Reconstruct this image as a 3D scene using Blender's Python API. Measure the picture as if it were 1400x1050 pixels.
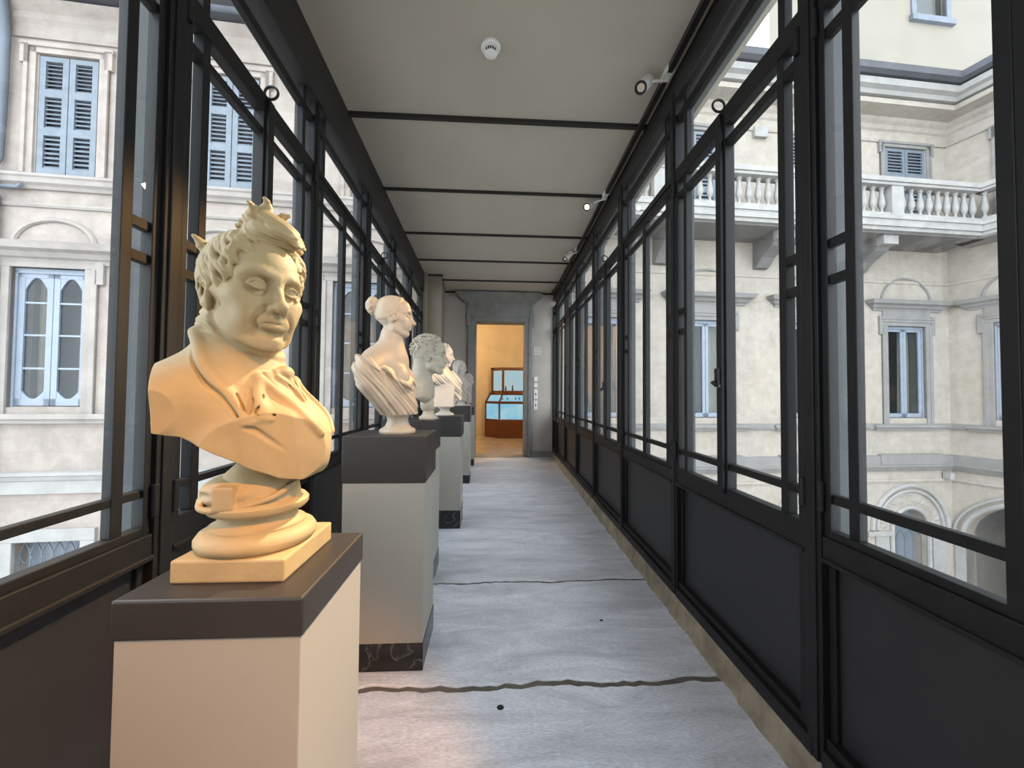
import bpy, bmesh, math, random
import numpy as np
from mathutils import Vector, Matrix

# ------------------------------------------------------------------ clear
for o in list(bpy.data.objects):
    bpy.data.objects.remove(o, do_unlink=True)
SC = bpy.context.scene
COL = SC.collection
PI = math.pi

# ------------------------------------------------------------------ camera
cam_d = bpy.data.cameras.new('camera')
cam = bpy.data.objects.new('camera', cam_d)
COL.objects.link(cam)
cam_d.sensor_fit = 'HORIZONTAL'
cam_d.sensor_width = 36.0
cam_d.lens = 36.0 * 526.0 / 1400.0
cam_d.clip_start = 0.02
cam_d.clip_end = 200.0
YAW, PITCH, ROLL = math.radians(3.0348), math.radians(1.5468), 0.008
fwd = Vector((math.sin(YAW) * math.cos(PITCH), math.cos(YAW) * math.cos(PITCH), math.sin(PITCH)))
rgt0 = Vector((math.cos(YAW), -math.sin(YAW), 0.0))
up0 = rgt0.cross(fwd)
rgt = rgt0 * math.cos(ROLL) + up0 * math.sin(ROLL)
upv = up0 * math.cos(ROLL) - rgt0 * math.sin(ROLL)
M = Matrix((rgt, upv, -fwd)).transposed().to_4x4()
M.translation = Vector((0.0, 0.0, 1.2))
cam.matrix_world = M
SC.camera = cam

# ------------------------------------------------------------------ sky
world = bpy.data.worlds.new('overcast_sky')
SC.world = world
world.use_nodes = True
wn = world.node_tree.nodes
wl = world.node_tree.links
wn.clear()
w_out = wn.new('ShaderNodeOutputWorld')
w_bg = wn.new('ShaderNodeBackground')
w_tc = wn.new('ShaderNodeTexCoord')
w_noise = wn.new('ShaderNodeTexNoise')
w_noise.inputs['Scale'].default_value = 1.6
w_noise.inputs['Detail'].default_value = 4.0
w_ramp = wn.new('ShaderNodeValToRGB')
w_ramp.color_ramp.elements[0].position = 0.35
w_ramp.color_ramp.elements[0].color = (0.87, 0.935, 1.0, 1)
w_ramp.color_ramp.elements[1].position = 0.7
w_ramp.color_ramp.elements[1].color = (0.96, 0.98, 1.0, 1)
wl.new(w_tc.outputs['Generated'], w_noise.inputs['Vector'])
wl.new(w_noise.outputs['Fac'], w_ramp.inputs['Fac'])
wl.new(w_ramp.outputs['Color'], w_bg.inputs['Color'])
w_bg.inputs['Strength'].default_value = 5.4
wl.new(w_bg.outputs['Background'], w_out.inputs['Surface'])

# ------------------------------------------------------------------ exposure
SC.view_settings.view_transform = 'Standard'
SC.view_settings.look = 'None'
SC.view_settings.gamma = 1.0
SC.view_settings.exposure = 0.0
SC.view_settings.use_curve_mapping = False

# ------------------------------------------------------------------ gallery lamps
def aim(o, target):
    d = Vector(target) - o.location
    o.rotation_euler = d.to_track_quat('-Z', 'Y').to_euler()

def spot_light(name, loc, target, power, deg, col=(1.0, 0.62, 0.27), rad=0.025, blend=0.5):
    L = bpy.data.lights.new(name, 'SPOT')
    L.energy = power
    L.color = col
    L.spot_size = math.radians(deg)
    L.spot_blend = blend
    L.shadow_soft_size = rad
    o = bpy.data.objects.new(name, L)
    o.location = loc
    COL.objects.link(o)
    aim(o, target)
    return o

WARM, WHITE, AMBER = (1.0, 0.55, 0.20), (1.0, 0.80, 0.56), (1.0, 0.43, 0.10)
SPOTS = [  # lamp head position, aim point, power, beam, colour
    ((0.83, 2.06, 2.93), (-0.45, 0.80, 1.10), 540.0, 34.0, WHITE),
    ((0.87, 3.44, 2.93), (-0.42, 1.45, 1.45), 260.0, 26.0, WARM),
    ((0.93, 4.75, 2.93), (-0.45, 3.63, 1.30), 200.0, 22.0, WARM),
    ((0.55, -0.80, 2.85), (-0.45, 0.70, 0.56), 320.0, 26.0, AMBER),
    ((0.80, 0.30, 2.93), (-0.44, 1.86, 1.30), 110.0, 22.0, WARM),
    ((0.85, 1.20, 2.93), (-0.45, 3.63, 1.30), 330.0, 11.0, WARM),
]
for i, (lo, ta, pw, dg, cl) in enumerate(SPOTS):
    spot_light('spot_beam', Vector(lo) + (Vector(ta) - Vector(lo)).normalized() * 0.06, ta, pw, dg, cl)

def point_light(name, loc, power, col, rad=0.15):
    L = bpy.data.lights.new(name, 'POINT')
    L.energy = power
    L.color = col
    L.shadow_soft_size = rad
    o = bpy.data.objects.new(name, L)
    o.location = loc
    COL.objects.link(o)
    return o
point_light('room_lamp', (1.02, 8.15, 3.08), 140.0, (1.0, 0.68, 0.37), 0.08)
point_light('room_lamp', (-1.7, 9.9, 2.9), 125.0, (1.0, 0.68, 0.37))

# ------------------------------------------------------------------ materials
MATS = {}
def mat(name, col, rough=0.6, var=0.0, scale=6.0, bump=0.0, bscale=40.0, metal=0.0, spec=0.5,
        col2=None, detail=6.0, stretch=(1, 1, 1), low=0.35, high=0.65):
    m = bpy.data.materials.new(name)
    m.use_nodes = True
    nt = m.node_tree
    n, l = nt.nodes, nt.links
    b = n['Principled BSDF']
    b.inputs['Roughness'].default_value = rough
    b.inputs['Metallic'].default_value = metal
    b.inputs['Specular IOR Level'].default_value = spec
    if col2 is None:
        col2 = tuple(max(0.0, c * (1.0 - var)) for c in col)
    tc = n.new('ShaderNodeTexCoord')
    mp = n.new('ShaderNodeMapping')
    mp.inputs['Scale'].default_value = stretch
    l.new(tc.outputs['Object'], mp.inputs['Vector'])
    if var > 0 or col2 != tuple(col):
        no = n.new('ShaderNodeTexNoise')
        no.inputs['Scale'].default_value = scale
        no.inputs['Detail'].default_value = detail
        no.inputs['Roughness'].default_value = 0.6
        ra = n.new('ShaderNodeValToRGB')
        ra.color_ramp.elements[0].position = low
        ra.color_ramp.elements[0].color = (*col2, 1)
        ra.color_ramp.elements[1].position = high
        ra.color_ramp.elements[1].color = (*col, 1)
        l.new(mp.outputs['Vector'], no.inputs['Vector'])
        l.new(no.outputs['Fac'], ra.inputs['Fac'])
        l.new(ra.outputs['Color'], b.inputs['Base Color'])
    else:
        b.inputs['Base Color'].default_value = (*col, 1)
    if bump > 0:
        n2 = n.new('ShaderNodeTexNoise')
        n2.inputs['Scale'].default_value = bscale
        n2.inputs['Detail'].default_value = 5.0
        bp = n.new('ShaderNodeBump')
        bp.inputs['Strength'].default_value = bump
        bp.inputs['Distance'].default_value = 0.01
        l.new(mp.outputs['Vector'], n2.inputs['Vector'])
        l.new(n2.outputs['Fac'], bp.inputs['Height'])
        l.new(bp.outputs['Normal'], b.inputs['Normal'])
    MATS[name] = m
    return m

def glass_mat(name, tint=(0.93, 0.96, 0.97), refl=0.9):
    m = bpy.data.materials.new(name)
    m.use_nodes = True
    nt = m.node_tree
    n, l = nt.nodes, nt.links
    n.clear()
    out = n.new('ShaderNodeOutputMaterial')
    tr = n.new('ShaderNodeBsdfTransparent')
    tr.inputs['Color'].default_value = (*tint, 1)
    gl = n.new('ShaderNodeBsdfGlossy')
    gl.inputs['Roughness'].default_value = 0.0
    gl.inputs['Color'].default_value = (refl, refl, refl, 1)
    lw = n.new('ShaderNodeLayerWeight')
    lw.inputs['Blend'].default_value = 0.5
    pw = n.new('ShaderNodeMath')
    pw.operation = 'POWER'
    pw.inputs[1].default_value = 5.0
    fr = n.new('ShaderNodeMath')
    fr.operation = 'MULTIPLY_ADD'
    fr.inputs[1].default_value = 0.55
    fr.inputs[2].default_value = 0.03
    l.new(lw.outputs['Facing'], pw.inputs[0])
    l.new(pw.outputs['Value'], fr.inputs[0])
    mx = n.new('ShaderNodeMixShader')
    l.new(fr.outputs['Value'], mx.inputs['Fac'])
    l.new(tr.outputs['BSDF'], mx.inputs[1])
    l.new(gl.outputs['BSDF'], mx.inputs[2])
    l.new(mx.outputs['Shader'], out.inputs['Surface'])
    MATS[name] = m
    return m

def emit_mat(name, col, strength, col2=None, scale=4.0):
    m = bpy.data.materials.new(name)
    m.use_nodes = True
    nt = m.node_tree
    n, l = nt.nodes, nt.links
    n.clear()
    out = n.new('ShaderNodeOutputMaterial')
    em = n.new('ShaderNodeEmission')
    em.inputs['Strength'].default_value = strength
    em.inputs['Color'].default_value = (*col, 1)
    if col2:
        tc = n.new('ShaderNodeTexCoord')
        no = n.new('ShaderNodeTexNoise')
        no.inputs['Scale'].default_value = scale
        ra = n.new('ShaderNodeValToRGB')
        ra.color_ramp.elements[0].position = 0.35
        ra.color_ramp.elements[0].color = (*col, 1)
        ra.color_ramp.elements[1].position = 0.65
        ra.color_ramp.elements[1].color = (*col2, 1)
        l.new(tc.outputs['Object'], no.inputs['Vector'])
        l.new(no.outputs['Fac'], ra.inputs['Fac'])
        l.new(ra.outputs['Color'], em.inputs['Color'])
    l.new(em.outputs['Emission'], out.inputs['Surface'])
    MATS[name] = m
    return m

mat('iron', (0.011, 0.0105, 0.011), 0.55, 0.25, 30, 0.05, 120, spec=0.3)
mat('iron_panel', (0.016, 0.015, 0.016), 0.5, 0.2, 8, 0.06, 160)
mat('beam_paint', (0.016, 0.014, 0.014), 0.6)
mat('column_paint', (0.044, 0.051, 0.055), 0.6, 0.25, 9)
mat('eave_paint', (0.125, 0.130, 0.135), 0.7, 0.2, 6)
mat('ceiling_plaster', (0.470, 0.431, 0.361), 0.85, 0.07, 1.6, 0.05, 60)
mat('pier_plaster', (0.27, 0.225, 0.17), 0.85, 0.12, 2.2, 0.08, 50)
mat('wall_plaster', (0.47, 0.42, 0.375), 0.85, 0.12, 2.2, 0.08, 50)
mat('door_stone', (0.25, 0.24, 0.23), 0.75, 0.2, 7, 0.1, 60)
mat('kerb_stone', (0.34, 0.27, 0.20), 0.8, 0.45, 9, 0.5, 30)
mat('floor_joint', (0.13, 0.11, 0.09), 0.9, 0.3, 12)
mat('pedestal_paint', (0.378, 0.353, 0.308), 0.45, 0.04, 2, 0.02, 120)
mat('pedestal_cap', (0.034, 0.030, 0.028), 0.42, 0.12, 6, 0.02, 150)
mat('black_plastic', (0.012, 0.012, 0.012), 0.4)
mat('white_plastic', (0.80, 0.79, 0.76), 0.4)
mat('facade_left', (0.342, 0.292, 0.262), 0.9, 0.20, 1.3, 0.15, 14)
mat('facade_right', (0.373, 0.331, 0.284), 0.9, 0.13, 1.3, 0.15, 14)
mat('trim_left', (0.305, 0.271, 0.248), 0.85, 0.2, 3, 0.08, 30)
mat('trim_right', (0.224, 0.212, 0.202), 0.85, 0.18, 3, 0.08, 30)
mat('pale_stone', (0.329, 0.314, 0.299), 0.85, 0.18, 4, 0.08, 30)
mat('tall_block', (0.222, 0.197, 0.161), 0.9, 0.08, 0.8)
mat('shutter_paint', (0.150, 0.176, 0.209), 0.6, 0.2, 8)
mat('shutter_dark', (0.08, 0.08, 0.10), 0.8)
mat('sash_paint', (0.235, 0.268, 0.325), 0.5, 0.12, 8)
mat('gutter_metal', (0.132, 0.150, 0.186), 0.6, 0.25, 3)
mat('eave_dark', (0.060, 0.060, 0.072), 0.75, 0.2, 3)
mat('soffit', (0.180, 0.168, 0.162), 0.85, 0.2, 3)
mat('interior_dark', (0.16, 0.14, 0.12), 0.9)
mat('curtain', (0.576, 0.496, 0.368), 0.9, 0.2, 6)
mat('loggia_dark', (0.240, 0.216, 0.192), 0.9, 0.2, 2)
mat('paving', (0.45, 0.43, 0.40), 0.9, 0.2, 3)
mat('grille', (0.12, 0.14, 0.16), 0.6)
mat('grey_pane', (0.176, 0.198, 0.231), 0.2)
mat('room_wall', (0.50, 0.43, 0.31), 0.7, 0.12, 2.5, 0.05, 30)
mat('wood', (0.13, 0.042, 0.014), 0.35, 0.45, 5, 0, 0, stretch=(1, 1, 8))
mat('bronze', (0.05, 0.04, 0.03), 0.4, 0.2, 20)
mat('chrome', (0.5, 0.5, 0.5), 0.25, metal=1.0)
glass_mat('glass')
glass_mat('court_glass', (0.75, 0.78, 0.80), 0.9)
emit_mat('lamp_glow', (1.0, 0.80, 0.50), 18.0)
emit_mat('lamp_frosted', (1.0, 0.86, 0.70), 0.30)
emit_mat('case_glow', (0.26, 0.62, 0.84), 0.80, (0.48, 0.74, 0.84), 3.0)
emit_mat('case_glow_pale', (0.45, 0.66, 0.76), 0.80, (0.60, 0.66, 0.48), 3.0)

def stucco(name, bw, bh, depth):
    m = MATS[name]
    nt = m.node_tree
    n, l = nt.nodes, nt.links
    b = n['Principled BSDF']
    src = b.inputs['Base Color'].links[0].from_socket
    tc = n.new('ShaderNodeTexCoord')
    sp = n.new('ShaderNodeSeparateXYZ')
    cb = n.new('ShaderNodeCombineXYZ')
    l.new(tc.outputs['Object'], sp.inputs['Vector'])
    l.new(sp.outputs['X'], cb.inputs['X'])
    l.new(sp.outputs['Z'], cb.inputs['Y'])
    br = n.new('ShaderNodeTexBrick')
    br.inputs['Scale'].default_value = 1.0
    br.inputs['Brick Width'].default_value = bw
    br.inputs['Row Height'].default_value = bh
    br.inputs['Mortar Size'].default_value = 0.007
    br.inputs['Mortar Smooth'].default_value = 0.6
    br.inputs['Color1'].default_value = (1, 1, 1, 1)
    br.inputs['Color2'].default_value = (0.965, 0.965, 0.96, 1)
    br.inputs['Mortar'].default_value = (depth, depth, depth, 1)
    st = n.new('ShaderNodeTexNoise')
    st.inputs['Scale'].default_value = 4.5
    st.inputs['Detail'].default_value = 9.0
    st.inputs['Roughness'].default_value = 0.72
    ra = n.new('ShaderNodeValToRGB')
    ra.color_ramp.elements[0].position = 0.32
    ra.color_ramp.elements[0].color = (0.83, 0.81, 0.79, 1)
    ra.color_ramp.elements[1].position = 0.60
    ra.color_ramp.elements[1].color = (1.04, 1.04, 1.04, 1)
    l.new(tc.outputs['Object'], st.inputs['Vector'])
    l.new(st.outputs['Fac'], ra.inputs['Fac'])
    l.new(cb.outputs['Vector'], br.inputs['Vector'])
    prev = src
    for sck in (br.outputs['Color'], ra.outputs['Color']):
        mx = n.new('ShaderNodeMix')
        mx.data_type = 'RGBA'
        mx.blend_type = 'MULTIPLY'
        mx.inputs['Factor'].default_value = 1.0
        l.new(prev, mx.inputs['A'])
        l.new(sck, mx.inputs['B'])
        prev = mx.outputs['Result']
    l.new(prev, b.inputs['Base Color'])
stucco('facade_left', 1.0, 0.34, 0.90)
stucco('facade_right', 1.1, 0.36, 0.955)

# black veined marble of the pedestal feet
def marble(name):
    m = mat(name, (0.012, 0.012, 0.013), 0.25)
    nt = m.node_tree
    n, l = nt.nodes, nt.links
    b = n['Principled BSDF']
    tc = n.new('ShaderNodeTexCoord')
    no = n.new('ShaderNodeTexNoise')
    no.inputs['Scale'].default_value = 7.0
    no.inputs['Detail'].default_value = 6.0
    no.inputs['Distortion'].default_value = 1.5
    ra = n.new('ShaderNodeValToRGB')
    e = ra.color_ramp.elements
    e[0].position = 0.47
    e[0].color = (0.012, 0.012, 0.013, 1)
    e[1].position = 0.53
    e[1].color = (0.012, 0.012, 0.013, 1)
    k = e.new(0.50)
    k.color = (0.10, 0.095, 0.085, 1)
    l.new(tc.outputs['Object'], no.inputs['Vector'])
    l.new(no.outputs['Fac'], ra.inputs['Fac'])
    l.new(ra.outputs['Color'], b.inputs['Base Color'])
marble('black_marble')

# grey split-face stone of the floor slabs
def floor_stone(name):
    m = bpy.data.materials.new(name)
    m.use_nodes = True
    nt = m.node_tree
    n, l = nt.nodes, nt.links
    b = n['Principled BSDF']
    b.inputs['Roughness'].default_value = 0.5
    tc = n.new('ShaderNodeTexCoord')
    mp = n.new('ShaderNodeMapping')
    mp.inputs['Scale'].default_value = (0.7, 2.6, 1.0)
    l.new(tc.outputs['Object'], mp.inputs['Vector'])
    a = n.new('ShaderNodeTexNoise')
    a.inputs['Scale'].default_value = 2.6
    a.inputs['Detail'].default_value = 9.0
    a.inputs['Roughness'].default_value = 0.68
    a.inputs['Distortion'].default_value = 0.9
    c = n.new('ShaderNodeTexNoise')
    c.inputs['Scale'].default_value = 70.0
    c.inputs['Detail'].default_value = 4.0
    r1 = n.new('ShaderNodeValToRGB')
    r1.color_ramp.elements[0].position = 0.36
    r1.color_ramp.elements[0].color = (0.52, 0.52, 0.56, 1)
    r1.color_ramp.elements[1].position = 0.66
    r1.color_ramp.elements[1].color = (0.80, 0.80, 0.86, 1)
    r2 = n.new('ShaderNodeValToRGB')
    r2.color_ramp.elements[0].position = 0.40
    r2.color_ramp.elements[0].color = (0.88, 0.88, 0.88, 1)
    r2.color_ramp.elements[1].position = 0.68
    r2.color_ramp.elements[1].color = (1.13, 1.13, 1.15, 1)
    mx = n.new('ShaderNodeMix')
    mx.data_type = 'RGBA'
    mx.blend_type = 'MULTIPLY'
    mx.inputs['Factor'].default_value = 1.0
    for t in (a, c):
        l.new(mp.outputs['Vector'], t.inputs['Vector'])
    l.new(a.outputs['Fac'], r1.inputs['Fac'])
    l.new(c.outputs['Fac'], r2.inputs['Fac'])
    l.new(r1.outputs['Color'], mx.inputs['A'])
    l.new(r2.outputs['Color'], mx.inputs['B'])
    l.new(mx.outputs['Result'], b.inputs['Base Color'])
    bp = n.new('ShaderNodeBump')
    bp.inputs['Strength'].default_value = 0.85
    bp.inputs['Distance'].default_value = 0.02
    ad = n.new('ShaderNodeMath')
    ad.operation = 'MULTIPLY_ADD'
    ad.inputs[1].default_value = 0.12
    l.new(c.outputs['Fac'], ad.inputs[0])
    l.new(a.outputs['Fac'], ad.inputs[2])
    l.new(ad.outputs['Value'], bp.inputs['Height'])
    l.new(bp.outputs['Normal'], b.inputs['Normal'])
    MATS[name] = m
floor_stone('floor_stone')

# ------------------------------------------------------------------ mesh building
class MB:
    def __init__(self):
        self.v, self.f = [], []
    def add(self, vs, fs):
        o = len(self.v)
        self.v += [tuple(p) for p in vs]
        self.f += [tuple(i + o for i in q) for q in fs]
        return self
    def box(self, lo, hi, T=None):
        x0, y0, z0 = lo
        x1, y1, z1 = hi
        if x0 > x1: x0, x1 = x1, x0
        if y0 > y1: y0, y1 = y1, y0
        if z0 > z1: z0, z1 = z1, z0
        vs = [(x0, y0, z0), (x1, y0, z0), (x1, y1, z0), (x0, y1, z0), (x0, y0, z1), (x1, y0, z1), (x1, y1, z1), (x0, y1, z1)]
        if T is not None:
            vs = [tuple(T @ Vector(p)) for p in vs]
        return self.add(vs, [(3, 2, 1, 0), (4, 5, 6, 7), (0, 1, 5, 4), (1, 2, 6, 5), (2, 3, 7, 6), (3, 0, 4, 7)])
    def prism(self, poly, a, b, axis='y'):
        """2-D polygon extruded from a to b along axis; polygon coords are the other two axes in order"""
        n = len(poly)
        def P(p, t):
            if axis == 'y': return (p[0], t, p[1])
            if axis == 'x': return (t, p[0], p[1])
            return (p[0], p[1], t)
        vs = [P(p, a) for p in poly] + [P(p, b) for p in poly]
        fs = [tuple(range(n - 1, -1, -1)), tuple(range(n, 2 * n))]
        fs += [(i, (i + 1) % n, n + (i + 1) % n, n + i) for i in range(n)]
        return self.add(vs, fs)
    def lathe(self, prof, c=(0, 0, 0), seg=32, sq=None):
        """prof: list of (radius, z)"""
        vs, fs = [], []
        for r, z in prof:
            for i in range(seg):
                a = 2 * PI * i / seg
                vs.append((c[0] + r * math.cos(a), c[1] + r * math.sin(a), c[2] + z))
        m = len(prof)
        for j in range(m - 1):
            for i in range(seg):
                k = (i + 1) % seg
                fs.append((j * seg + i, j * seg + k, (j + 1) * seg + k, (j + 1) * seg + i))
        fs.append(tuple(range(seg - 1, -1, -1)))
        fs.append(tuple((m - 1) * seg + i for i in range(seg)))
        return self.add(vs, fs)
    def tube(self, pts, r, seg=10, closed=False):
        pts = [Vector(p) for p in pts]
        n = len(pts)
        rr = r if isinstance(r, (list, tuple)) else [r] * n
        vs, fs = [], []
        ref = None
        for i, p in enumerate(pts):
            if closed:
                t = (pts[(i + 1) % n] - pts[i - 1]).normalized()
            else:
                t = (pts[min(i + 1, n - 1)] - pts[max(i - 1, 0)]).normalized()
            if ref is None:
                ref = Vector((0, 0, 1)) if abs(t.z) < 0.9 else Vector((1, 0, 0))
            u = (ref - t * ref.dot(t)).normalized()
            w = t.cross(u)
            ref = u
            for k in range(seg):
                a = 2 * PI * k / seg
                vs.append(tuple(p + (u * math.cos(a) + w * math.sin(a)) * rr[i]))
        m = n if closed else n - 1
        for i in range(m):
            j = (i + 1) % n
            for k in range(seg):
                q = (k + 1) % seg
                fs.append((i * seg + k, i * seg + q, j * seg + q, j * seg + k))
        if not closed:
            fs.append(tuple(range(seg - 1, -1, -1)))
            fs.append(tuple((n - 1) * seg + k for k in range(seg)))
        return self.add(vs, fs)
    def sweep(self, prof, path):
        """profile points (out, z) swept along a plan path of (x, y, nx, ny): mitred mouldings"""
        n = len(prof)
        vs, fs = [], []
        for (x, y, nx, ny) in path:
            for (o, z) in prof:
                vs.append((x + nx * o, y + ny * o, z))
        for i in range(len(path) - 1):
            for k in range(n):
                q = (k + 1) % n
                fs.append((i * n + k, i * n + q, (i + 1) * n + q, (i + 1) * n + k))
        fs.append(tuple(range(n - 1, -1, -1)))
        fs.append(tuple((len(path) - 1) * n + k for k in range(n)))
        return self.add(vs, fs)
    def build(self, name, m, parent=None, smooth=False, bevel=0.0, seg=2):
        me = bpy.data.meshes.new(name)
        me.from_pydata(self.v, [], self.f)
        me.update()
        bm = bmesh.new()
        bm.from_mesh(me)
        bmesh.ops.recalc_face_normals(bm, faces=bm.faces)
        bm.to_mesh(me)
        bm.free()
        me.materials.append(MATS[m])
        if smooth:
            me.shade_smooth()
        o = bpy.data.objects.new(name, me)
        COL.objects.link(o)
        if parent is not None:
            o.parent = parent
        if bevel > 0:
            b = o.modifiers.new('bevel', 'BEVEL')
            b.width = bevel
            b.segments = seg
            b.limit_method = 'ANGLE'
            b.angle_limit = math.radians(40)
        if smooth:
            e = o.modifiers.new('split', 'EDGE_SPLIT')
            e.split_angle = math.radians(42)
        return o

def empty(name, loc=(0, 0, 0), rz=0.0, label=None, cat=None, group=None, kind=None, parent=None):
    o = bpy.data.objects.new(name, None)
    o.empty_display_size = 0.1
    COL.objects.link(o)
    o.location = loc
    o.rotation_euler = (0, 0, rz)
    if parent is not None: o.parent = parent
    tag(o, label, cat, group, kind)
    return o

def tag(o, label=None, cat=None, group=None, kind=None):
    if label: o['label'] = label
    if cat: o['category'] = cat
    if group: o['group'] = group
    if kind: o['kind'] = kind
    return o

def copy_tree(o, parent=None):
    c = o.copy()
    COL.objects.link(c)
    c.parent = parent
    for ch in list(o.children):
        copy_tree(ch, c)
    return c

def arc(cx, cz, r, a0, a1, n):
    return [(cx + r * math.cos(a0 + (a1 - a0) * i / n), cz + r * math.sin(a0 + (a1 - a0) * i / n)) for i in range(n + 1)]

# ================================================================== GALLERY SHELL
RX0, RK = 0.97, 0.03          # right glazed wall: X = RX0 + RK*Y
LX0, LK = -0.903, -0.0285     # left glazed wall
def wx(side, y, n=0.0):
    return (RX0 + RK * y + n) if side > 0 else (LX0 + LK * y - n)
def ceil_z(y):
    pts = [(-2.0, 3.02), (4.4, 3.03), (6.2, 3.06), (6.8, 3.10), (7.4, 3.17)]
    for (a, za), (b, zb) in zip(pts, pts[1:]):
        if y <= b:
            return za + (zb - za) * (y - a) / (b - a)
    return pts[-1][1]
YB, YF = -1.00, 7.385

# floor: worn stone slabs with open irregular joints -----------------------------
random.seed(4)
joints = [YB, -0.25, 0.62, 1.617, 2.50, 3.225, 3.86, 4.78, 5.62, 6.29, 6.85, YF + 0.02]
rough_j = {3: 0.008, 4: 0.006, 5: 0.005}
edges = []
for ji, y in enumerate(joints):
    am = rough_j.get(ji, 0.004)
    row, w = [], 0.0
    for i in range(61):
        w = 0.6 * w + random.uniform(-am, am)
        row.append(y + w + am * math.sin(i * 0.31 + ji))
    edges.append(row)
fl = MB()
for ji in range(len(joints) - 1):
    vs, fs = [], []
    for i in range(61):
        t = i / 60.0
        gap0 = (0.016 if ji == 3 else 0.009 if ji == 4 else 0.006) * (0.6 + 0.7 * random.random())
        y0, y1 = edges[ji][i] + gap0, edges[ji + 1][i] - (0.013 if ji == 2 else gap0 * 0.8)
        x0 = wx(-1, y0, 0.02) * (1 - t) + wx(1, y0, 0.02) * t
        x1 = wx(-1, y1, 0.02) * (1 - t) + wx(1, y1, 0.02) * t
        zt = 0.0
        vs += [(x0, y0 - 0.002, -0.05), (x0, y0, zt - 0.004), (x0, y0 + 0.008, zt), (x1, y1 - 0.008, zt), (x1, y1, zt - 0.004), (x1, y1 + 0.002, -0.05)]
    for i in range(60):
        for k in range(5):
            fs.append((i * 6 + k, (i + 1) * 6 + k, (i + 1) * 6 + k + 1, i * 6 + k + 1))
    fl.add(vs, fs)
floor = fl.build('floor', 'floor_stone')
tag(floor, 'grey split-stone floor slabs running the length of the gallery', 'floor', kind='structure')
ju = MB().prism([(wx(-1, YB, .1), YB), (wx(1, YB, .1), YB), (wx(1, YF, .1), YF + .02), (wx(-1, YF, .1), YF + .02)], -0.16, -0.007, 'z')
ju.build('joint_mortar', 'floor_joint', floor)
for (x, y, r) in ((0.045, 1.508, 0.014), (0.596, 2.056, 0.010)):
    MB().lathe([(r * 0.6, -0.02), (r, 0.0), (r * 0.8, 0.0015)], (x, y, 0), 14).build('stone_plug', 'black_plastic', floor, True)

# ceiling -------------------------------------------------------------------------
cm = MB()
vs, fs = [], []
ys = [YB + (YF - YB) * i / 40 for i in range(41)]
for y in ys:
    z = ceil_z(y)
    for (x, zz) in ((wx(-1, y, .28), z), (wx(1, y, .28), z), (wx(1, y, .28), z + .22), (wx(-1, y, .28), z + .22)):
        vs.append((x, y, zz))
for i in range(40):
    for k in range(4):
        q = (k + 1) % 4
        fs.append((i * 4 + k, i * 4 + q, (i + 1) * 4 + q, (i + 1) * 4 + k))
fs += [(3, 2, 1, 0), (160, 161, 162, 163)]
cm.add(vs, fs)
ceiling = cm.build('ceiling', 'ceiling_plaster')
tag(ceiling, 'warm grey plaster ceiling of the gallery crossed by thin dark bars', 'ceiling', kind='structure')

TN = [0]
def trim(mb, m, label, bevel=0.0):
    TN[0] += 1
    o = mb.build('trim_%d' % TN[0], m, None, False, bevel)
    tag(o, label, 'trim', kind='structure')
    return o
for i, y in enumerate((-0.32, 0.61, 1.55, 2.51, 3.425, 4.365, 5.28, 6.265)):
    h = 0.016 if y < 3 else 0.011
    z = ceil_z(y)
    trim(MB().box((wx(-1, y, .02), y - h, z - 0.022), (wx(1, y, .02), y + h, z + .02)), 'beam_paint',
         'thin dark bar across the ceiling, %s from the doorway' % ('nearest', 'second', 'third', 'fourth', 'fifth', 'sixth', 'seventh', 'eighth')[7 - i])

def wall_strip(side, y0, y1, n0, n1, zf0, zf1, seg=12):
    m = MB()
    vs, fs = [], []
    for i in range(seg + 1):
        y = y0 + (y1 - y0) * i / seg
        a, b = zf0(y), zf1(y)
        vs += [(wx(side, y, n0), y, a), (wx(side, y, n1), y, a), (wx(side, y, n1), y, b), (wx(side, y, n0), y, b)]
    for i in range(seg):
        for k in range(4):
            q = (k + 1) % 4
            fs.append((i * 4 + k, i * 4 + q, (i + 1) * 4 + q, (i + 1) * 4 + k))
    fs += [(3, 2, 1, 0), tuple(seg * 4 + k for k in range(4))]
    return m.add(vs, fs)
YL = 5.86
trim(wall_strip(1, YB, YF, -0.012, 0.07, lambda y: 2.865 + (ceil_z(y) - 3.02), lambda y: ceil_z(y) + .01), 'beam_paint', 'dark iron beam under the ceiling along the right-hand glazing')
trim(wall_strip(-1, YB, YL + .2, -0.03, 0.07, lambda y: 2.755, lambda y: ceil_z(y) + .01), 'beam_paint', 'dark iron beam under the ceiling along the left-hand glazing')
trim(wall_strip(1, YB, YF, 0.085, 0.20, lambda y: 2.95, lambda y: 3.2), 'eave_paint', 'grey eaves beam outside the right-hand glazing')
trim(wall_strip(-1, YB, YL + .3, 0.085, 0.20, lambda y: 2.91, lambda y: 3.2), 'eave_paint', 'grey eaves beam outside the left-hand glazing')
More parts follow.
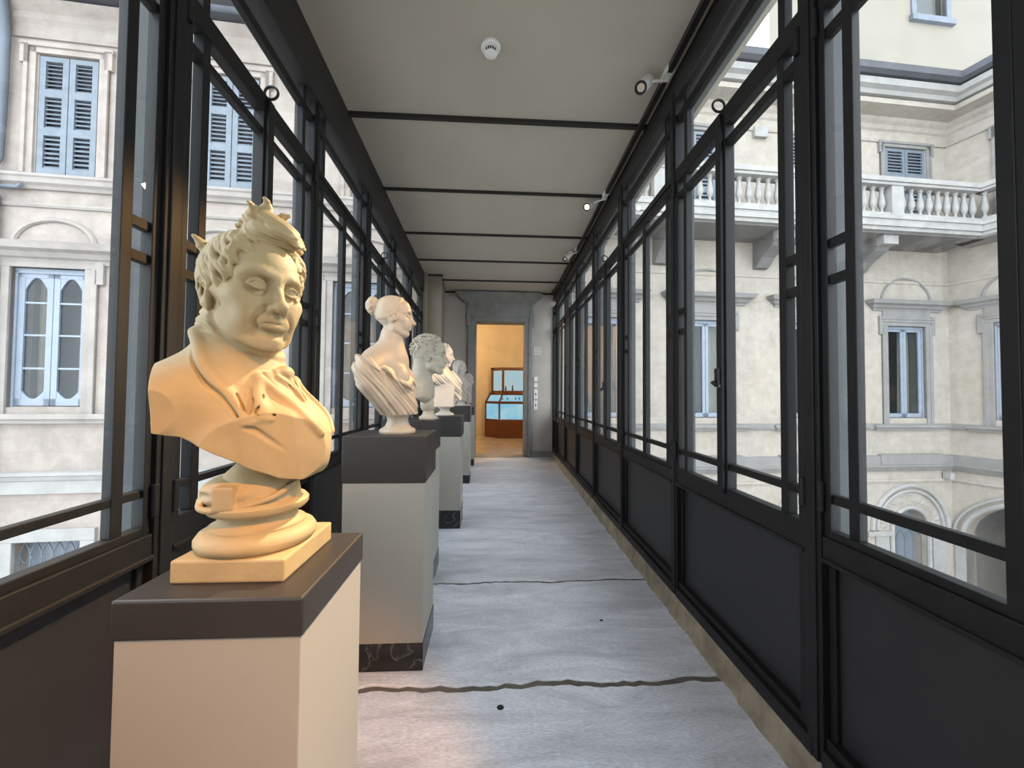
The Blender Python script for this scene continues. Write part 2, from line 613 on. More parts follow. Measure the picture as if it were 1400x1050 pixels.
# rough stone kerbs under the glazing
for side, yend, nm in ((1, YF, 'right'), (-1, YL + .1, 'left')):
    random.seed(9)
    m = MB()
    vs, fs = [], []
    N = 240
    for i in range(N + 1):
        y = YB + (yend - YB) * i / N
        j = random.uniform(-0.004, 0.004) + 0.004 * math.sin(i * .7)
        for (n, z) in ((-0.040 + j, -0.01), (-0.030 + j * .8, 0.03), (-0.020 + j * .6, 0.095), (-0.012, 0.108), (0.08, 0.108), (0.08, -0.01)):
            vs.append((wx(side, y, n), y, z))
    for i in range(N):
        for k in range(6):
            q = (k + 1) % 6
            fs.append((i * 6 + k, i * 6 + q, (i + 1) * 6 + q, (i + 1) * 6 + k))
    m.add(vs, fs)
    trim(m, 'kerb_stone', 'rough brown stone kerb under the dark panels of the %s glazing' % nm)

# glazed bays ------------------------------------------------------------------------
Z_R = dict(base=0.108, base1=0.190, pan1=0.712, sill=0.805, m0=0.883, m1=0.911, s=(1.552, 1.662), r2=(2.292, 2.330), t0=2.385, t1=2.47, f=(2.735, 2.785), top=2.90)
Z_L = dict(base=0.108, base1=0.190, pan1=0.745, sill=0.833, m0=0.912, m1=0.934, s=(1.560, 1.650), r2=(2.255, 2.285), t0=2.350, t1=2.425, f=(2.640, 2.680), top=2.80)
WN = [0]
BAYNAMES = {}
def bay(side, y0, y1, Z, casement, post=True, mid=True, lab=''):
    WN[0] += 1
    k = RK if side > 0 else LK
    x0 = RX0 if side > 0 else LX0
    w = empty('window_%d' % WN[0], (x0, 0, 0), -math.atan(k), lab, 'window', kind='structure')
    q = math.sqrt(1 + k * k)
    s0, s1 = y0 * q, y1 * q
    def B(mb, n0, n1, sa, sb, za, zb):
        mb.box((side * n0, sa, za), (side * n1, sb, zb))
    hp = 0.033
    # post and the outer column behind it
    if post:
        m = MB()
        B(m, -0.014, 0.040, s0 - hp, s0 + hp, Z['base'], Z['top'] + .02)
        B(m, -0.020, 0.0, s0 - hp * .55, s0 + hp * .55, Z['base'], Z['top'] + .02)
        m.build('post', 'iron', w, bevel=0.003)
        m = MB()
        B(m, 0.042, 0.095, s0 - .028, s0 + .028, -0.2, 3.05)
        m.build('outer_column', 'column_paint', w)
    # low panel with its rails
    m = MB()
    B(m, 0.022, 0.05, s0 + hp, s1 - hp, Z['base1'] - .02, Z['pan1'] + .02)
    m.build('low_panel', 'iron_panel', w)
    m = MB()
    B(m, -0.022, 0.06, s0 + hp * .0, s1 - hp, Z['base'], Z['base1'] - .03)
    B(m, -0.006, 0.06, s0 + hp, s1 - hp, Z['base1'] - .03, Z['base1'])
    B(m, -0.010, 0.06, s0 + hp, s1 - hp, Z['pan1'], Z['sill'] - .022)
    B(m, -0.018, 0.02, s0 + hp, s1 - hp, Z['pan1'] - .004, Z['pan1'] + .010)
    B(m, -0.004, 0.06, s0 + hp, s0 + hp + .035, Z['base1'], Z['pan1'])
    B(m, 0.008, 0.06, s1 - hp - .022, s1 - hp, Z['base1'], Z['pan1'])
    m.build('panel_frame', 'iron', w, bevel=0.003)
    # transom and fanlight
    m = MB()
    a, b = s0 + hp, s1 - hp
    B(m, -0.010, 0.05, a, b, Z['t0'] + .045, Z['t1'])
    B(m, 0.0, 0.030, a, b, Z['f'][0], Z['f'][1])
    B(m, 0.0, 0.030, a, b, Z['top'] - .03, Z['top'])
    o1, o2 = s0 + .125, s1 - .125
    if not mid: o1 = o2 = None
    for o in ((o1, o2) if o1 else ()):
        B(m, 0.0, 0.030, o - .016, o + .016, Z['t1'], Z['top'])
    m.build('fanlight_frame', 'iron', w, bevel=0.002)
    m = MB()
    B(m, 0.012, 0.016, a, b, Z['t1'] - .01, Z['top'])
    m.build('fanlight_pane', 'glass', w)
    # two leaves
    c = 0.5 * (s0 + s1)
    zb, zt = Z['sill'] - .022, Z['t0'] + .045
    leaves = ((a, c, o1, True), (c, b, o2, False)) if mid else ((a, b, None, True),)
    for la, lb, bar, near in leaves:
        m = MB()
        na = -0.012 if casement else -0.002
        e0 = 0.022 if near else 0.030
        e1 = 0.030 if near else 0.022
        if not mid: e0 = e1 = 0.026
        B(m, na, 0.030, la, la + e0, zb, zt)
        B(m, na, 0.030, lb - e1, lb, zb, zt)
        B(m, na, 0.030, la + e0, lb - e1, zb, Z['sill'])
        B(m, na, 0.030, la + e0, lb - e1, Z['t0'], zt)
        B(m, na + .008, 0.027, la + e0, lb - e1, Z['m0'], Z['m1'])
        B(m, na + .008, 0.027, la + e0, lb - e1, Z['r2'][0], Z['r2'][1])
        if bar:
            B(m, na + .006, 0.028, bar - .016, bar + .016, Z['sill'], Z['t0'])
            p0, p1 = (la + e0, bar - .016) if near else (bar + .016, lb - e1)
            for z in Z['s']:
                B(m, na + .008, 0.027, p0, p1, z - .014, z + .014)
        if casement and near and mid:      # cover strip of the meeting stiles
            B(m, na - .016, na, c - .020, c + .020, zb, zt + .01)
        leaf = m.build('casement', 'iron', w, bevel=0.002)
        m = MB()
        B(m, 0.010, 0.014, la + .01, lb - .01, zb + .01, zt - .01)
        m.build('pane', 'glass', leaf)
        hs = la - .004 if near else lb + .004
        for z in (0.90, 2.36):
            m = MB()
            m.lathe([(0.009, z - .045), (0.011, z - .043), (0.011, z + .043), (0.009, z + .045)], (side * (na - .006), hs, 0), 10)
            m.build('hinge', 'iron', leaf, True)
        if casement and near and mid:
            m = MB()
            B(m, na - .030, na - .014, c - .012, c + .012, 1.25, 1.32)
            m.tube([(side * (na - .026), c, 1.265), (side * (na - .046), c, 1.258), (side * (na - .052), c - .035, 1.245), (side * (na - .046), c - .055, 1.243)], [0.007, 0.007, 0.006, 0.008], 8)
            m.build('handle', 'iron', leaf)
    if casement and mid:
        m = MB()
        zc = Z['t1'] + .018
        m.tube([(side * (-.024 + .027 * math.cos(t)), c - .004, zc + .027 * math.sin(t)) for t in [2 * PI * i / 16 for i in range(16)]], 0.0055, 8, True)
        m.build('pull_ring', 'iron', w, True)
    return w

ORD = ['first', 'second', 'third', 'fourth', 'fifth', 'sixth', 'seventh', 'eighth', 'ninth', 'tenth']
rs = [1.147 + .96 * k for k in range(-2, 7)]
ls = [1.15 + .94 * k for k in range(-2, 6)]
for i in range(len(rs) - 1):
    cas = (i - 2) % 2 == 0
    bay(1, rs[i], rs[i + 1], Z_R, cas, lab='black iron framed glazed bay of the right wall, %s from the camera end%s' % (ORD[i], ', with handle and pull ring' if cas else ''))
bay(1, rs[-1], YF - .01, Z_R, False, mid=False, lab='narrow last black iron glazed bay of the right wall, against the doorway wall')
for i in range(len(ls) - 1):
    cas = (i - 2) % 2 == 0
    bay(-1, ls[i], ls[i + 1], Z_L, cas, lab='black iron framed glazed bay of the left wall, %s from the camera end%s' % (ORD[i], ', with handle and pull ring' if cas else ''))
m = MB()
m.box((wx(-1, ls[-1], .06), ls[-1] - .033, .1), (wx(-1, ls[-1], -.014), ls[-1] + .033, 2.82))
trim(m, 'iron', 'black iron end post of the left glazing against the plaster pier')

m = MB().box((wx(1, YF, -.016), YF - .055, .1), (wx(1, YF, .09), YF - .002, 2.9))
trim(m, 'iron', 'black iron end post of the right glazing against the end wall')
# far wall with doorway, pier, near wall ----------------------------------------------
def wall_holes(mb, u0, u1, z0, z1, holes, y0, y1):
    """box-tiled wall in the x/z plane between y0 and y1 with rectangular holes (ua, ub, za, zb)"""
    us = sorted({u0, u1, *[h[0] for h in holes], *[h[1] for h in holes]})
    zs = sorted({z0, z1, *[h[2] for h in holes], *[h[3] for h in holes]})
    us = [u for u in us if u0 <= u <= u1]
    zs = [z for z in zs if z0 <= z <= z1]
    for za, zb in zip(zs, zs[1:]):
        run = None
        for ua, ub in zip(us, us[1:]):
            cu, cz = .5 * (ua + ub), .5 * (za + zb)
            solid = not any(h[0] < cu < h[1] and h[2] < cz < h[3] for h in holes)
            if solid:
                if run is None: run = [ua, ub]
                else: run[1] = ub
            elif run:
                mb.box((run[0], y0, za), (run[1], y1, zb)); run = None
        if run: mb.box((run[0], y0, za), (run[1], y1, zb))
    return mb
m = wall_holes(MB(), -1.25, 1.30, -0.16, 3.45, [(-0.305, 0.635, -0.16, 2.60)], YF, YF + .32)
o = m.build('wall_far', 'wall_plaster')
tag(o, 'grey plaster end wall of the gallery around the stone doorway', 'wall', kind='structure')
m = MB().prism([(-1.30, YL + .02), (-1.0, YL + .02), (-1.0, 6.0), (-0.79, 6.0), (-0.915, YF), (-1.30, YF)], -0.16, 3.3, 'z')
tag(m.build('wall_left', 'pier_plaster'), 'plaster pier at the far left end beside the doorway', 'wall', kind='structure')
m = MB()
for (xa, ya, xb, yb) in ((-1.06, 5.985, -0.775, 5.985), (-0.79, 5.985, -0.915, YF), (-0.93, YF - .012, -0.66, YF - .012), (0.885, YF - .012, 1.2, YF - .012)):
    d = Vector((xb - xa, yb - ya, 0)); L = d.length; ang = math.atan2(d.y, d.x)
    z = ceil_z(min(yb, YF)) if ya > 6.5 or yb > 6.5 else ceil_z(6.0)
    za = ceil_z(ya)
    zb2 = ceil_z(yb)
    vs = []
    for t, zz in ((0, za), (1, zb2)):
        p = Vector((xa, ya, 0)) + d * t
        nn = Vector((-d.y, d.x, 0)).normalized() * .012
        for sgn in (-1, 1):
            for dz in (-0.03, 0.02):
                vs.append((p.x + nn.x * sgn, p.y + nn.y * sgn, zz + dz))
    m.add(vs, [(0, 1, 3, 2), (4, 6, 7, 5), (0, 4, 5, 1), (2, 3, 7, 6), (1, 5, 7, 3), (0, 2, 6, 4)])
trim(m, 'beam_paint', 'thin dark trim round the top of the pier and end wall')
trim(MB().box((0.76, YF - .012, 0.0), (1.21, YF + .01, 0.115)), 'door_stone', 'grey stone skirting right of the doorway')
m = MB()
m.box((-1.1, YB - .2, -0.16), (1.2, YB, 3.25))
tag(m.build('wall_near', 'wall_plaster'), 'plaster wall behind the camera', 'wall', kind='structure')

# stone door surround
d1 = empty('door_1', (0, YF, 0), 0, 'grey stone doorway with moulded surround and cornice at the end of the gallery', 'door', kind='structure')
def jamb(x0, x1):
    s = 1 if x1 > x0 else -1
    m = MB()
    m.box((x0, -0.035, 0), (x0 + s * .085, 0.33, 2.60))
    m.box((x0 + s * .07, -0.055, 0), (x1, 0.005, 2.60))
    m.build('door_jamb', 'door_stone', d1, bevel=0.006)
jamb(-0.30, -0.46)
jamb(0.63, 0.765)
m = MB()
m.box((-0.46, -0.055, 2.685), (0.765, 0.005, 2.765))
m.box((-0.49, -0.062, 2.50), (-0.42, 0.0, 2.765))
m.box((0.72, -0.062, 2.50), (0.80, 0.0, 2.765))
m.box((-0.385, -0.035, 2.595), (0.715, 0.33, 2.69))
m.build('architrave', 'door_stone', d1, bevel=0.006)
MB().box((-0.48, -0.04, 2.765), (0.775, 0.005, 2.965)).build('frieze', 'door_stone', d1)
pr = [(0, 2.955), (.06, 2.955), (.075, 2.985), (.10, 3.0), (.15, 3.04), (.19, 3.065), (.20, 3.09), (.21, 3.125), (0, 3.125)]
m = MB().sweep(pr, [(-0.49, 0.0, -1, 0), (-0.49, 0.0, -1, -1), (0.745, 0.0, 1, -1), (0.745, 0.0, 1, 0)])
m.build('cornice', 'door_stone', d1)
MB().box((-0.31, -0.06, -0.02), (0.64, 0.33, 0.004)).build('threshold', 'door_stone', d1)

# room beyond the doorway
m = MB()
m.box((-2.2, 11.15, -0.1), (1.4, 11.35, 3.3))
m.box((-2.4, YF + .32, -0.1), (-2.2, 11.35, 3.3))
m.box((1.30, YF + .32, -0.1), (1.50, 11.35, 3.3))
tag(m.build('wall_room', 'room_wall'), 'golden plaster walls of the room beyond the doorway', 'wall', kind='structure')
mat('room_floor', (0.38, 0.31, 0.22), 0.25, 0.35, 2.2, stretch=(1, 1.6, 1))
tag(MB().box((-2.4, YF + .02, -0.1), (1.4, 11.35, -0.002)).build('floor_room', 'room_floor'), 'polished brown floor of the room beyond the doorway', 'floor', kind='structure')
tag(MB().box((-2.4, YF + .32, 3.3), (1.4, 11.35, 3.5)).build('ceiling_room', 'ceiling_plaster'), 'ceiling of the room beyond the doorway', 'ceiling', kind='structure')
m = MB()
m.box((-2.4, YF + .32, -0.1), (-1.25, YF + .40, 3.3))
m.box((1.0, YF + .32, -0.1), (1.35, YF + .40, 3.3))
tag(m.build('wall_room_near', 'room_wall'), 'inner face of the wall beside the doorway in the next room', 'wall', kind='structure')

# display case in that room: polygonal lit cabinet --------------------------------------
vc = empty('display_case', (0.56, 10.55, 0), 0, 'wooden polygonal display case with lit blue glass panels seen through the doorway', 'display case')
def case_poly(w, d, ch):     # half width, depth, chamfer: front at y = -d
    return [(-w, 0.35), (-w, -d + ch), (-w + ch * .9, -d), (w, -d), (w, 0.35)]
P0 = case_poly(.74, .02, .43)
P1 = case_poly(.72, .0, .42)
P2 = case_poly(.60, -.10, .38)
P3 = case_poly(.54, -.14, .33)
m = MB()
m.prism(case_poly(.735, .03, .45), 0, 0.05, 'z')
m.prism(P0, .05, .47, 'z')
m.prism(case_poly(.73, .03, .435), .45, .49, 'z')
m.build('base_cabinet', 'wood', vc, bevel=0.004)
def frame_between(pa, za, pb, zb, r, name, mt):
    m = MB()
    n = len(pa)
    for i in range(n):
        m.tube([(*pa[i], za), (*pb[i], zb)], r, 6)
    for i in range(n - 1):
        m.tube([(*pa[i], za), (*pa[i + 1], za)], r, 6)
        m.tube([(*pb[i], zb), (*pb[i + 1], zb)], r, 6)
    return m.build(name, mt, vc)
def panels(pa, za, pb, zb, name, mt, inset=.0):
    m = MB()
    for i in range(len(pa) - 1):
        m.add([(*pa[i], za), (*pa[i + 1], za), (*pb[i + 1], zb), (*pb[i], zb)], [(0, 1, 2, 3)])
    return m.build(name, mt, vc)
frame_between(P1, .49, P1, .96, .024, 'lower_frame', 'wood')
frame_between(P1, .98, P2, 1.20, .028, 'desk_frame', 'wood')
frame_between(P3, 1.27, P3, 1.90, .034, 'upper_frame', 'wood')
m = MB().prism(case_poly(.62, -.09, .385), 1.19, 1.25, 'z')
m.build('shelf_board', 'wood', vc, bevel=0.004)
MB().prism(case_poly(.59, -.11, .35), 1.88, 1.95, 'z').build('cabinet_cornice', 'wood', vc, bevel=0.004)
panels(P1, .49, P1, .96, 'lower_glass', 'case_glow')
panels(P1, .98, P2, 1.20, 'desk_glass', 'case_glow')
panels(P3, 1.27, P3, 1.90, 'upper_glass', 'case_glow_pale')
for i, (x, y, h, pr) in enumerate(((-.03, -.02, .16, 'fig'), (.16, -.02, .18, 'fig'), (-0.12, -.10, .05, 'cup'), (.02, -.10, .06, 'cup'), (.24, -.10, .07, 'cup'), (.34, -.10, .07, 'cup'))):
    z0 = 1.275 if pr == 'fig' else 1.045
    yy = .10 if pr == 'fig' else -.02
    if pr == 'fig':
        prof = [(.03, 0), (.03, .012), (.018, .03), (.028, .07), (.014, .11), (.02, .135), (.012, h)]
    else:
        prof = [(.02, 0), (.008, .012), (.01, h * .5), (.024, h * .8), (.02, h)]
    f = MB().lathe(prof, (.42 + x, 10.55 + yy, z0), 12).build('figurine' if pr == 'fig' else 'small_vessel', 'bronze', None, True)
    tag(f, ('dark bronze figurine behind the upper glass of the display case, %s' % ('left one' if i == 0 else 'right one')) if pr == 'fig'
        else 'tiny dark bronze vessel on the sloping desk of the display case, %s from the left' % ORD[i - 2],
        'figurine' if pr == 'fig' else 'vessel', 'bronzes in the display case')

# wall plates right of the door ----------------------------------------------------------
for i, (za, zb, lab) in enumerate(((1.455, 1.545, 'topmost'), (1.335, 1.42, 'second from top'), (1.115, 1.30, 'tall third one'), (.91, 1.085, 'lowest'))):
    p = MB().box((.812, YF - .022, za), (.885, YF, zb)).build('wall_plate', 'white_plastic', None, bevel=.006)
    if i in (2, 3):
        MB().box((.838, YF - .027, .5 * (za + zb) - .02), (.86, YF - .02, .5 * (za + zb) + .02)).build('plate_button', 'column_paint', p)
    tag(p, 'white wall plate right of the doorway, %s of its column' % lab, 'wall plate', 'white plates right of the doorway')
# printed text panel: rows of small lettering blocks on a pale card
p = MB().box((.80, YF - .008, 1.955), (.965, YF, 2.135)).build('text_panel', 'wall_plaster')
tag(p, 'pale printed text panel on the end wall above the white plates', 'sign')
mat('print_white', (0.72, 0.70, 0.66), 0.7)
random.seed(2)
for r in range(4):
    m = MB()
    x = .807
    while x < .945:
        w = random.uniform(.008, .02)
        m.box((x, YF - .0095, 1.972 + r * .042), (min(x + w, .958), YF - .007, 1.997 + r * .042))
        x += w + .005
    m.build('text_line', 'print_white', p)

# smoke detector -------------------------------------------------------------------------
sd = empty('smoke_detector', (-0.021, 1.975, ceil_z(1.975)), 0, 'white round smoke detector on the ceiling', 'smoke detector')
MB().lathe([(.050, 0.004), (.052, 0), (.052, -.012), (.046, -.018), (.03, -.018)], (0, 0, 0), 32).build('base_ring', 'white_plastic', sd, True)
MB().lathe([(.036, -.016), (.037, -.03), (.034, -.044), (.024, -.050), (.0, -.051)], (0, 0, 0), 32).build('sensor_dome', 'white_plastic', sd, True)
for k in range(-2, 3):
    a = -PI / 2 + k * .36
    MB().box((.0335 * math.cos(a) - .0035, .0355 * math.sin(a) - .003, -.043), (.0335 * math.cos(a) + .0035, .0355 * math.sin(a) + .004, -.030)).build('vent_slot', 'black_plastic', sd)

# lighting track and spotlights ------------------------------------------------------------
def track(y0, y1, lab):
    o = wall_strip(1, y0, y1, -0.075, -0.045, lambda y: ceil_z(y) - .035, lambda y: ceil_z(y) - .002, 24).build('lighting_track', 'black_plastic')
    tag(o, lab, 'lighting track', 'black lighting tracks along the right ceiling edge')
track(-0.9, 2.04, 'black lighting track nearest the camera along the right ceiling edge')
track(2.10, 3.33, 'black lighting track between the two nearest spotlights, right ceiling edge')
track(3.45, 7.2, 'black lighting track running on to the doorway, right ceiling edge')
def spotlight(loc, target, ay, lab, lit):
    loc = Vector(loc)
    e = empty('spotlight', (wx(1, ay, -.06), ay, ceil_z(ay)), 0, lab, 'spotlight', 'track spotlights')
    base = e.location
    d = (Vector(target) - loc).normalized()
    L = loc - base
    m = MB()
    m.box((-.02, -.05, -.034), (.02, .05, 0.004))
    m.tube([(0, 0, -.03), (0, 0, -.055), tuple(L * .5 + Vector((0, 0, -.015))), tuple(L - d * .05)], .007, 8)
    m.build('bracket', 'white_plastic', e)
    R = d.to_track_quat('Z', 'Y').to_matrix().to_4x4()
    R.translation = L
    h = MB().lathe([(.012, -.115), (.030, -.112), (.033, -.10), (.033, .046), (.030, .046), (.0285, .02), (.001, .018)], (0, 0, 0), 28)
    h.v = [tuple(R @ Vector(p)) for p in h.v]
    h.build('lamp_head', 'white_plastic', e, True)
    g = MB().lathe([(.0285, .046), (.034, .046), (.0345, .050), (.0335, .053), (.0285, .052), (.0285, .046)], (0, 0, 0), 28)
    g.v = [tuple(R @ Vector(p)) for p in g.v]
    g.build('front_rim', 'black_plastic', e, True)
    b = MB().lathe([(.001, .036), (.0275, .040), (.020, .047), (.001, .050)], (0, 0, 0), 20)
    b.v = [tuple(R @ Vector(p)) for p in b.v]
    b.build('lamp_lens', 'lamp_glow' if lit else 'lamp_frosted', e, True)
spotlight(SPOTS[0][0], SPOTS[0][1], 2.07, 'white spotlight with dark rim on the right ceiling edge, nearest one in view', 0)
spotlight(SPOTS[1][0], SPOTS[1][1], 3.39, 'glaring lit spotlight on the right ceiling edge, middle one in view', 1)
spotlight(SPOTS[2][0], SPOTS[2][1], 4.72, 'white spotlight on the right ceiling edge, farthest one in view', 0)
for s, nm in ((3, 'behind the camera'), (4, 'behind the camera, nearer the bust row'), (5, 'above the camera')):
    spotlight(SPOTS[s][0], SPOTS[s][1], SPOTS[s][0][1], 'white spotlight on the right ceiling edge %s' % nm, 0)

# pedestals ----------------------------------------------------------------------------------
def pedestal(x0, x1, y0, y1, top, cap, foot, lab, ov=.004):
    e = empty('pedestal', (.5 * (x0 + x1), .5 * (y0 + y1), 0), 0, lab, 'pedestal', 'display pedestals in a row')
    hx, hy = .5 * (x1 - x0), .5 * (y1 - y0)
    MB().box((-hx + ov, -hy + ov, foot - .01), (hx - ov, hy - ov, top - cap + .004)).build('shaft', 'pedestal_paint', e, bevel=.002)
    MB().box((-hx, -hy, top - cap), (hx, hy, top)).build('cap', 'pedestal_cap', e, bevel=.004)
    MB().box((-hx + .001, -hy + .001, 0), (hx - .001, hy - .001, foot)).build('foot', 'black_marble', e, bevel=.002)
    return e
PED = [(-.604, -.305, .655, .955, .865, .064, .10), (-.648, -.286, 1.716, 2.03, 1.012, .205, .118), (-.69, -.36, 2.47, 2.775, 1.03, .20, .115),
       (-.63, -.267, 3.48, 3.79, 1.00, .185, .16), (-.62, -.282, 5.22, 5.53, 1.035, .21, .11), (-.62, -.285, 6.49, 6.80, .985, .14, .11)]
PL = ['low beige foreground pedestal with thin dark top, under the short-haired plaster bust', 'grey pedestal with deep dark top under the woman with a hair bun',
      'pedestal standing half hidden behind the one of the woman with a hair bun', 'grey pedestal with dark top under the draped toga bust in the middle of the row',
      'pale pedestal second from the doorway, next after the toga bust', 'farthest pedestal, closest to the doorway']
for a, lb in zip(PED, PL):
    pedestal(*a, lb)

# ================================================================== COURTYARDS
def wave_curtain(mb, u0, u1, z0, z1, y, gather=0.0):
    n = 28
    vs, fs = [], []
    for j in range(9):
        t = j / 8.0
        z = z1 + (z0 - z1) * t
        for i in range(n + 1):
            s = i / n
            u = u0 + (u1 - u0) * s * (1 - gather * t * t)
            vs.append((u, y + .02 * math.sin(s * 26) + .01 * math.sin(s * 11), z))
    for j in range(8):
        for i in range(n):
            a = j * (n + 1) + i
            fs.append((a, a + 1, a + n + 2, a + n + 1))
    return mb.add(vs, fs)

def shuttered(parent, u, z0, z1, w, tr):
    """closed louvred shutters in a moulded surround, in a facade frame (x along, y inwards)"""
    hw = w * .5
    m = MB()
    a = .13
    for (o, d) in ((.0, .03), (.05, .055)):
        b = a - o
        m.box((u - hw - a - .03, -d, z0), (u - hw - .03 - (0 if o == 0 else a - .05), 0, z1 + a))
        m.box((u + hw + .03 + (0 if o == 0 else a - .05), -d, z0), (u + hw + a + .03, 0, z1 + a))
    m.box((u - hw - a - .03, -.03, z1 + .03), (u + hw + a + .03, 0, z1 + a + .03))
    m.box((u - hw - a - .09, -.055, z1 + a - .02), (u + hw + a + .09, 0, z1 + a + .04))
    m.box((u - hw - a - .08, -.055, z1 - .14), (u - hw - a + .02, 0, z1 + a))
    m.box((u + hw + a - .02, -.055, z1 - .14), (u + hw + a + .08, 0, z1 + a))
    win = m.build('shuttered_window', tr, parent)
    MB().box((u - hw - .02, .10, z0), (u + hw + .02, .14, z1 + .03)).build('dark_reveal', 'shutter_dark', win)
    for s in (-1, 1):
        m = MB()
        xa, xb = (u - hw, u - .006) if s < 0 else (u + .006, u + hw)
        st = .075
        m.box((xa, -.005, z0), (xa + st, .04, z1))
        m.box((xb - st, -.005, z0), (xb, .04, z1))
        H = z1 - z0
        rails = [z0 + .10, z0 + H * .365, z0 + H * .69, z1 - .07]
        m.box((xa + st, -.005, z0), (xb - st, .04, z0 + .10))
        m.box((xa + st, -.005, z1 - .07), (xb - st, .04, z1))
        for q in rails[1:3]:
            m.box((xa + st, -.005, q - .055), (xb - st, .04, q + .055))
        secs = [(rails[0], rails[1] - .055), (rails[1] + .055, rails[2] - .055), (rails[2] + .055, rails[3])]
        for za, zb in secs:
            n = 7
            for i in range(n):
                zc = za + (zb - za) * (i + .5) / n
                hh = (zb - za) / n
                y0, y1 = .0, .036
                vs = []
                for x in (xa + st, xb - st):
                    vs += [(x, y0, zc - hh * .46), (x, y0 + .006, zc - hh * .46 - .0), (x, y1, zc + hh * .22), (x, y1 - .006, zc + hh * .22)]
                m.add(vs, [(0, 1, 2, 3), (7, 6, 5, 4), (0, 4, 5, 1), (1, 5, 6, 2), (2, 6, 7, 3), (3, 7, 4, 0)])
        m.build('shutter', 'shutter_paint', win)
    return win

def hood(parent, u, hw, z, tr, name='window_hood'):
    """projecting stone cornice over a window: z = lower edge of the bed mould"""
    pr = [(0, z), (.03, z), (.05, z + .05), (.09, z + .07), (.13, z + .13), (.20, z + .16), (.22, z + .21), (.24, z + .25), (0, z + .29)]
    m = MB().sweep(pr, [(u - hw, 0.0, -1, 0), (u - hw, 0.0, -1, -1), (u + hw, 0.0, 1, -1), (u + hw, 0.0, 1, 0)])
    return m.build(name, tr, parent)

def relief_arch(parent, u, z, r, tr, sq=1.0, wid=.035):
    m = MB()
    pts = [(u + r * math.cos(a), -.012, z + r * sq * math.sin(a)) for a in [PI * i / 28 for i in range(29)]]
    m.tube(pts, wid, 6)
    return m.build('relief_arch', tr, parent, True)

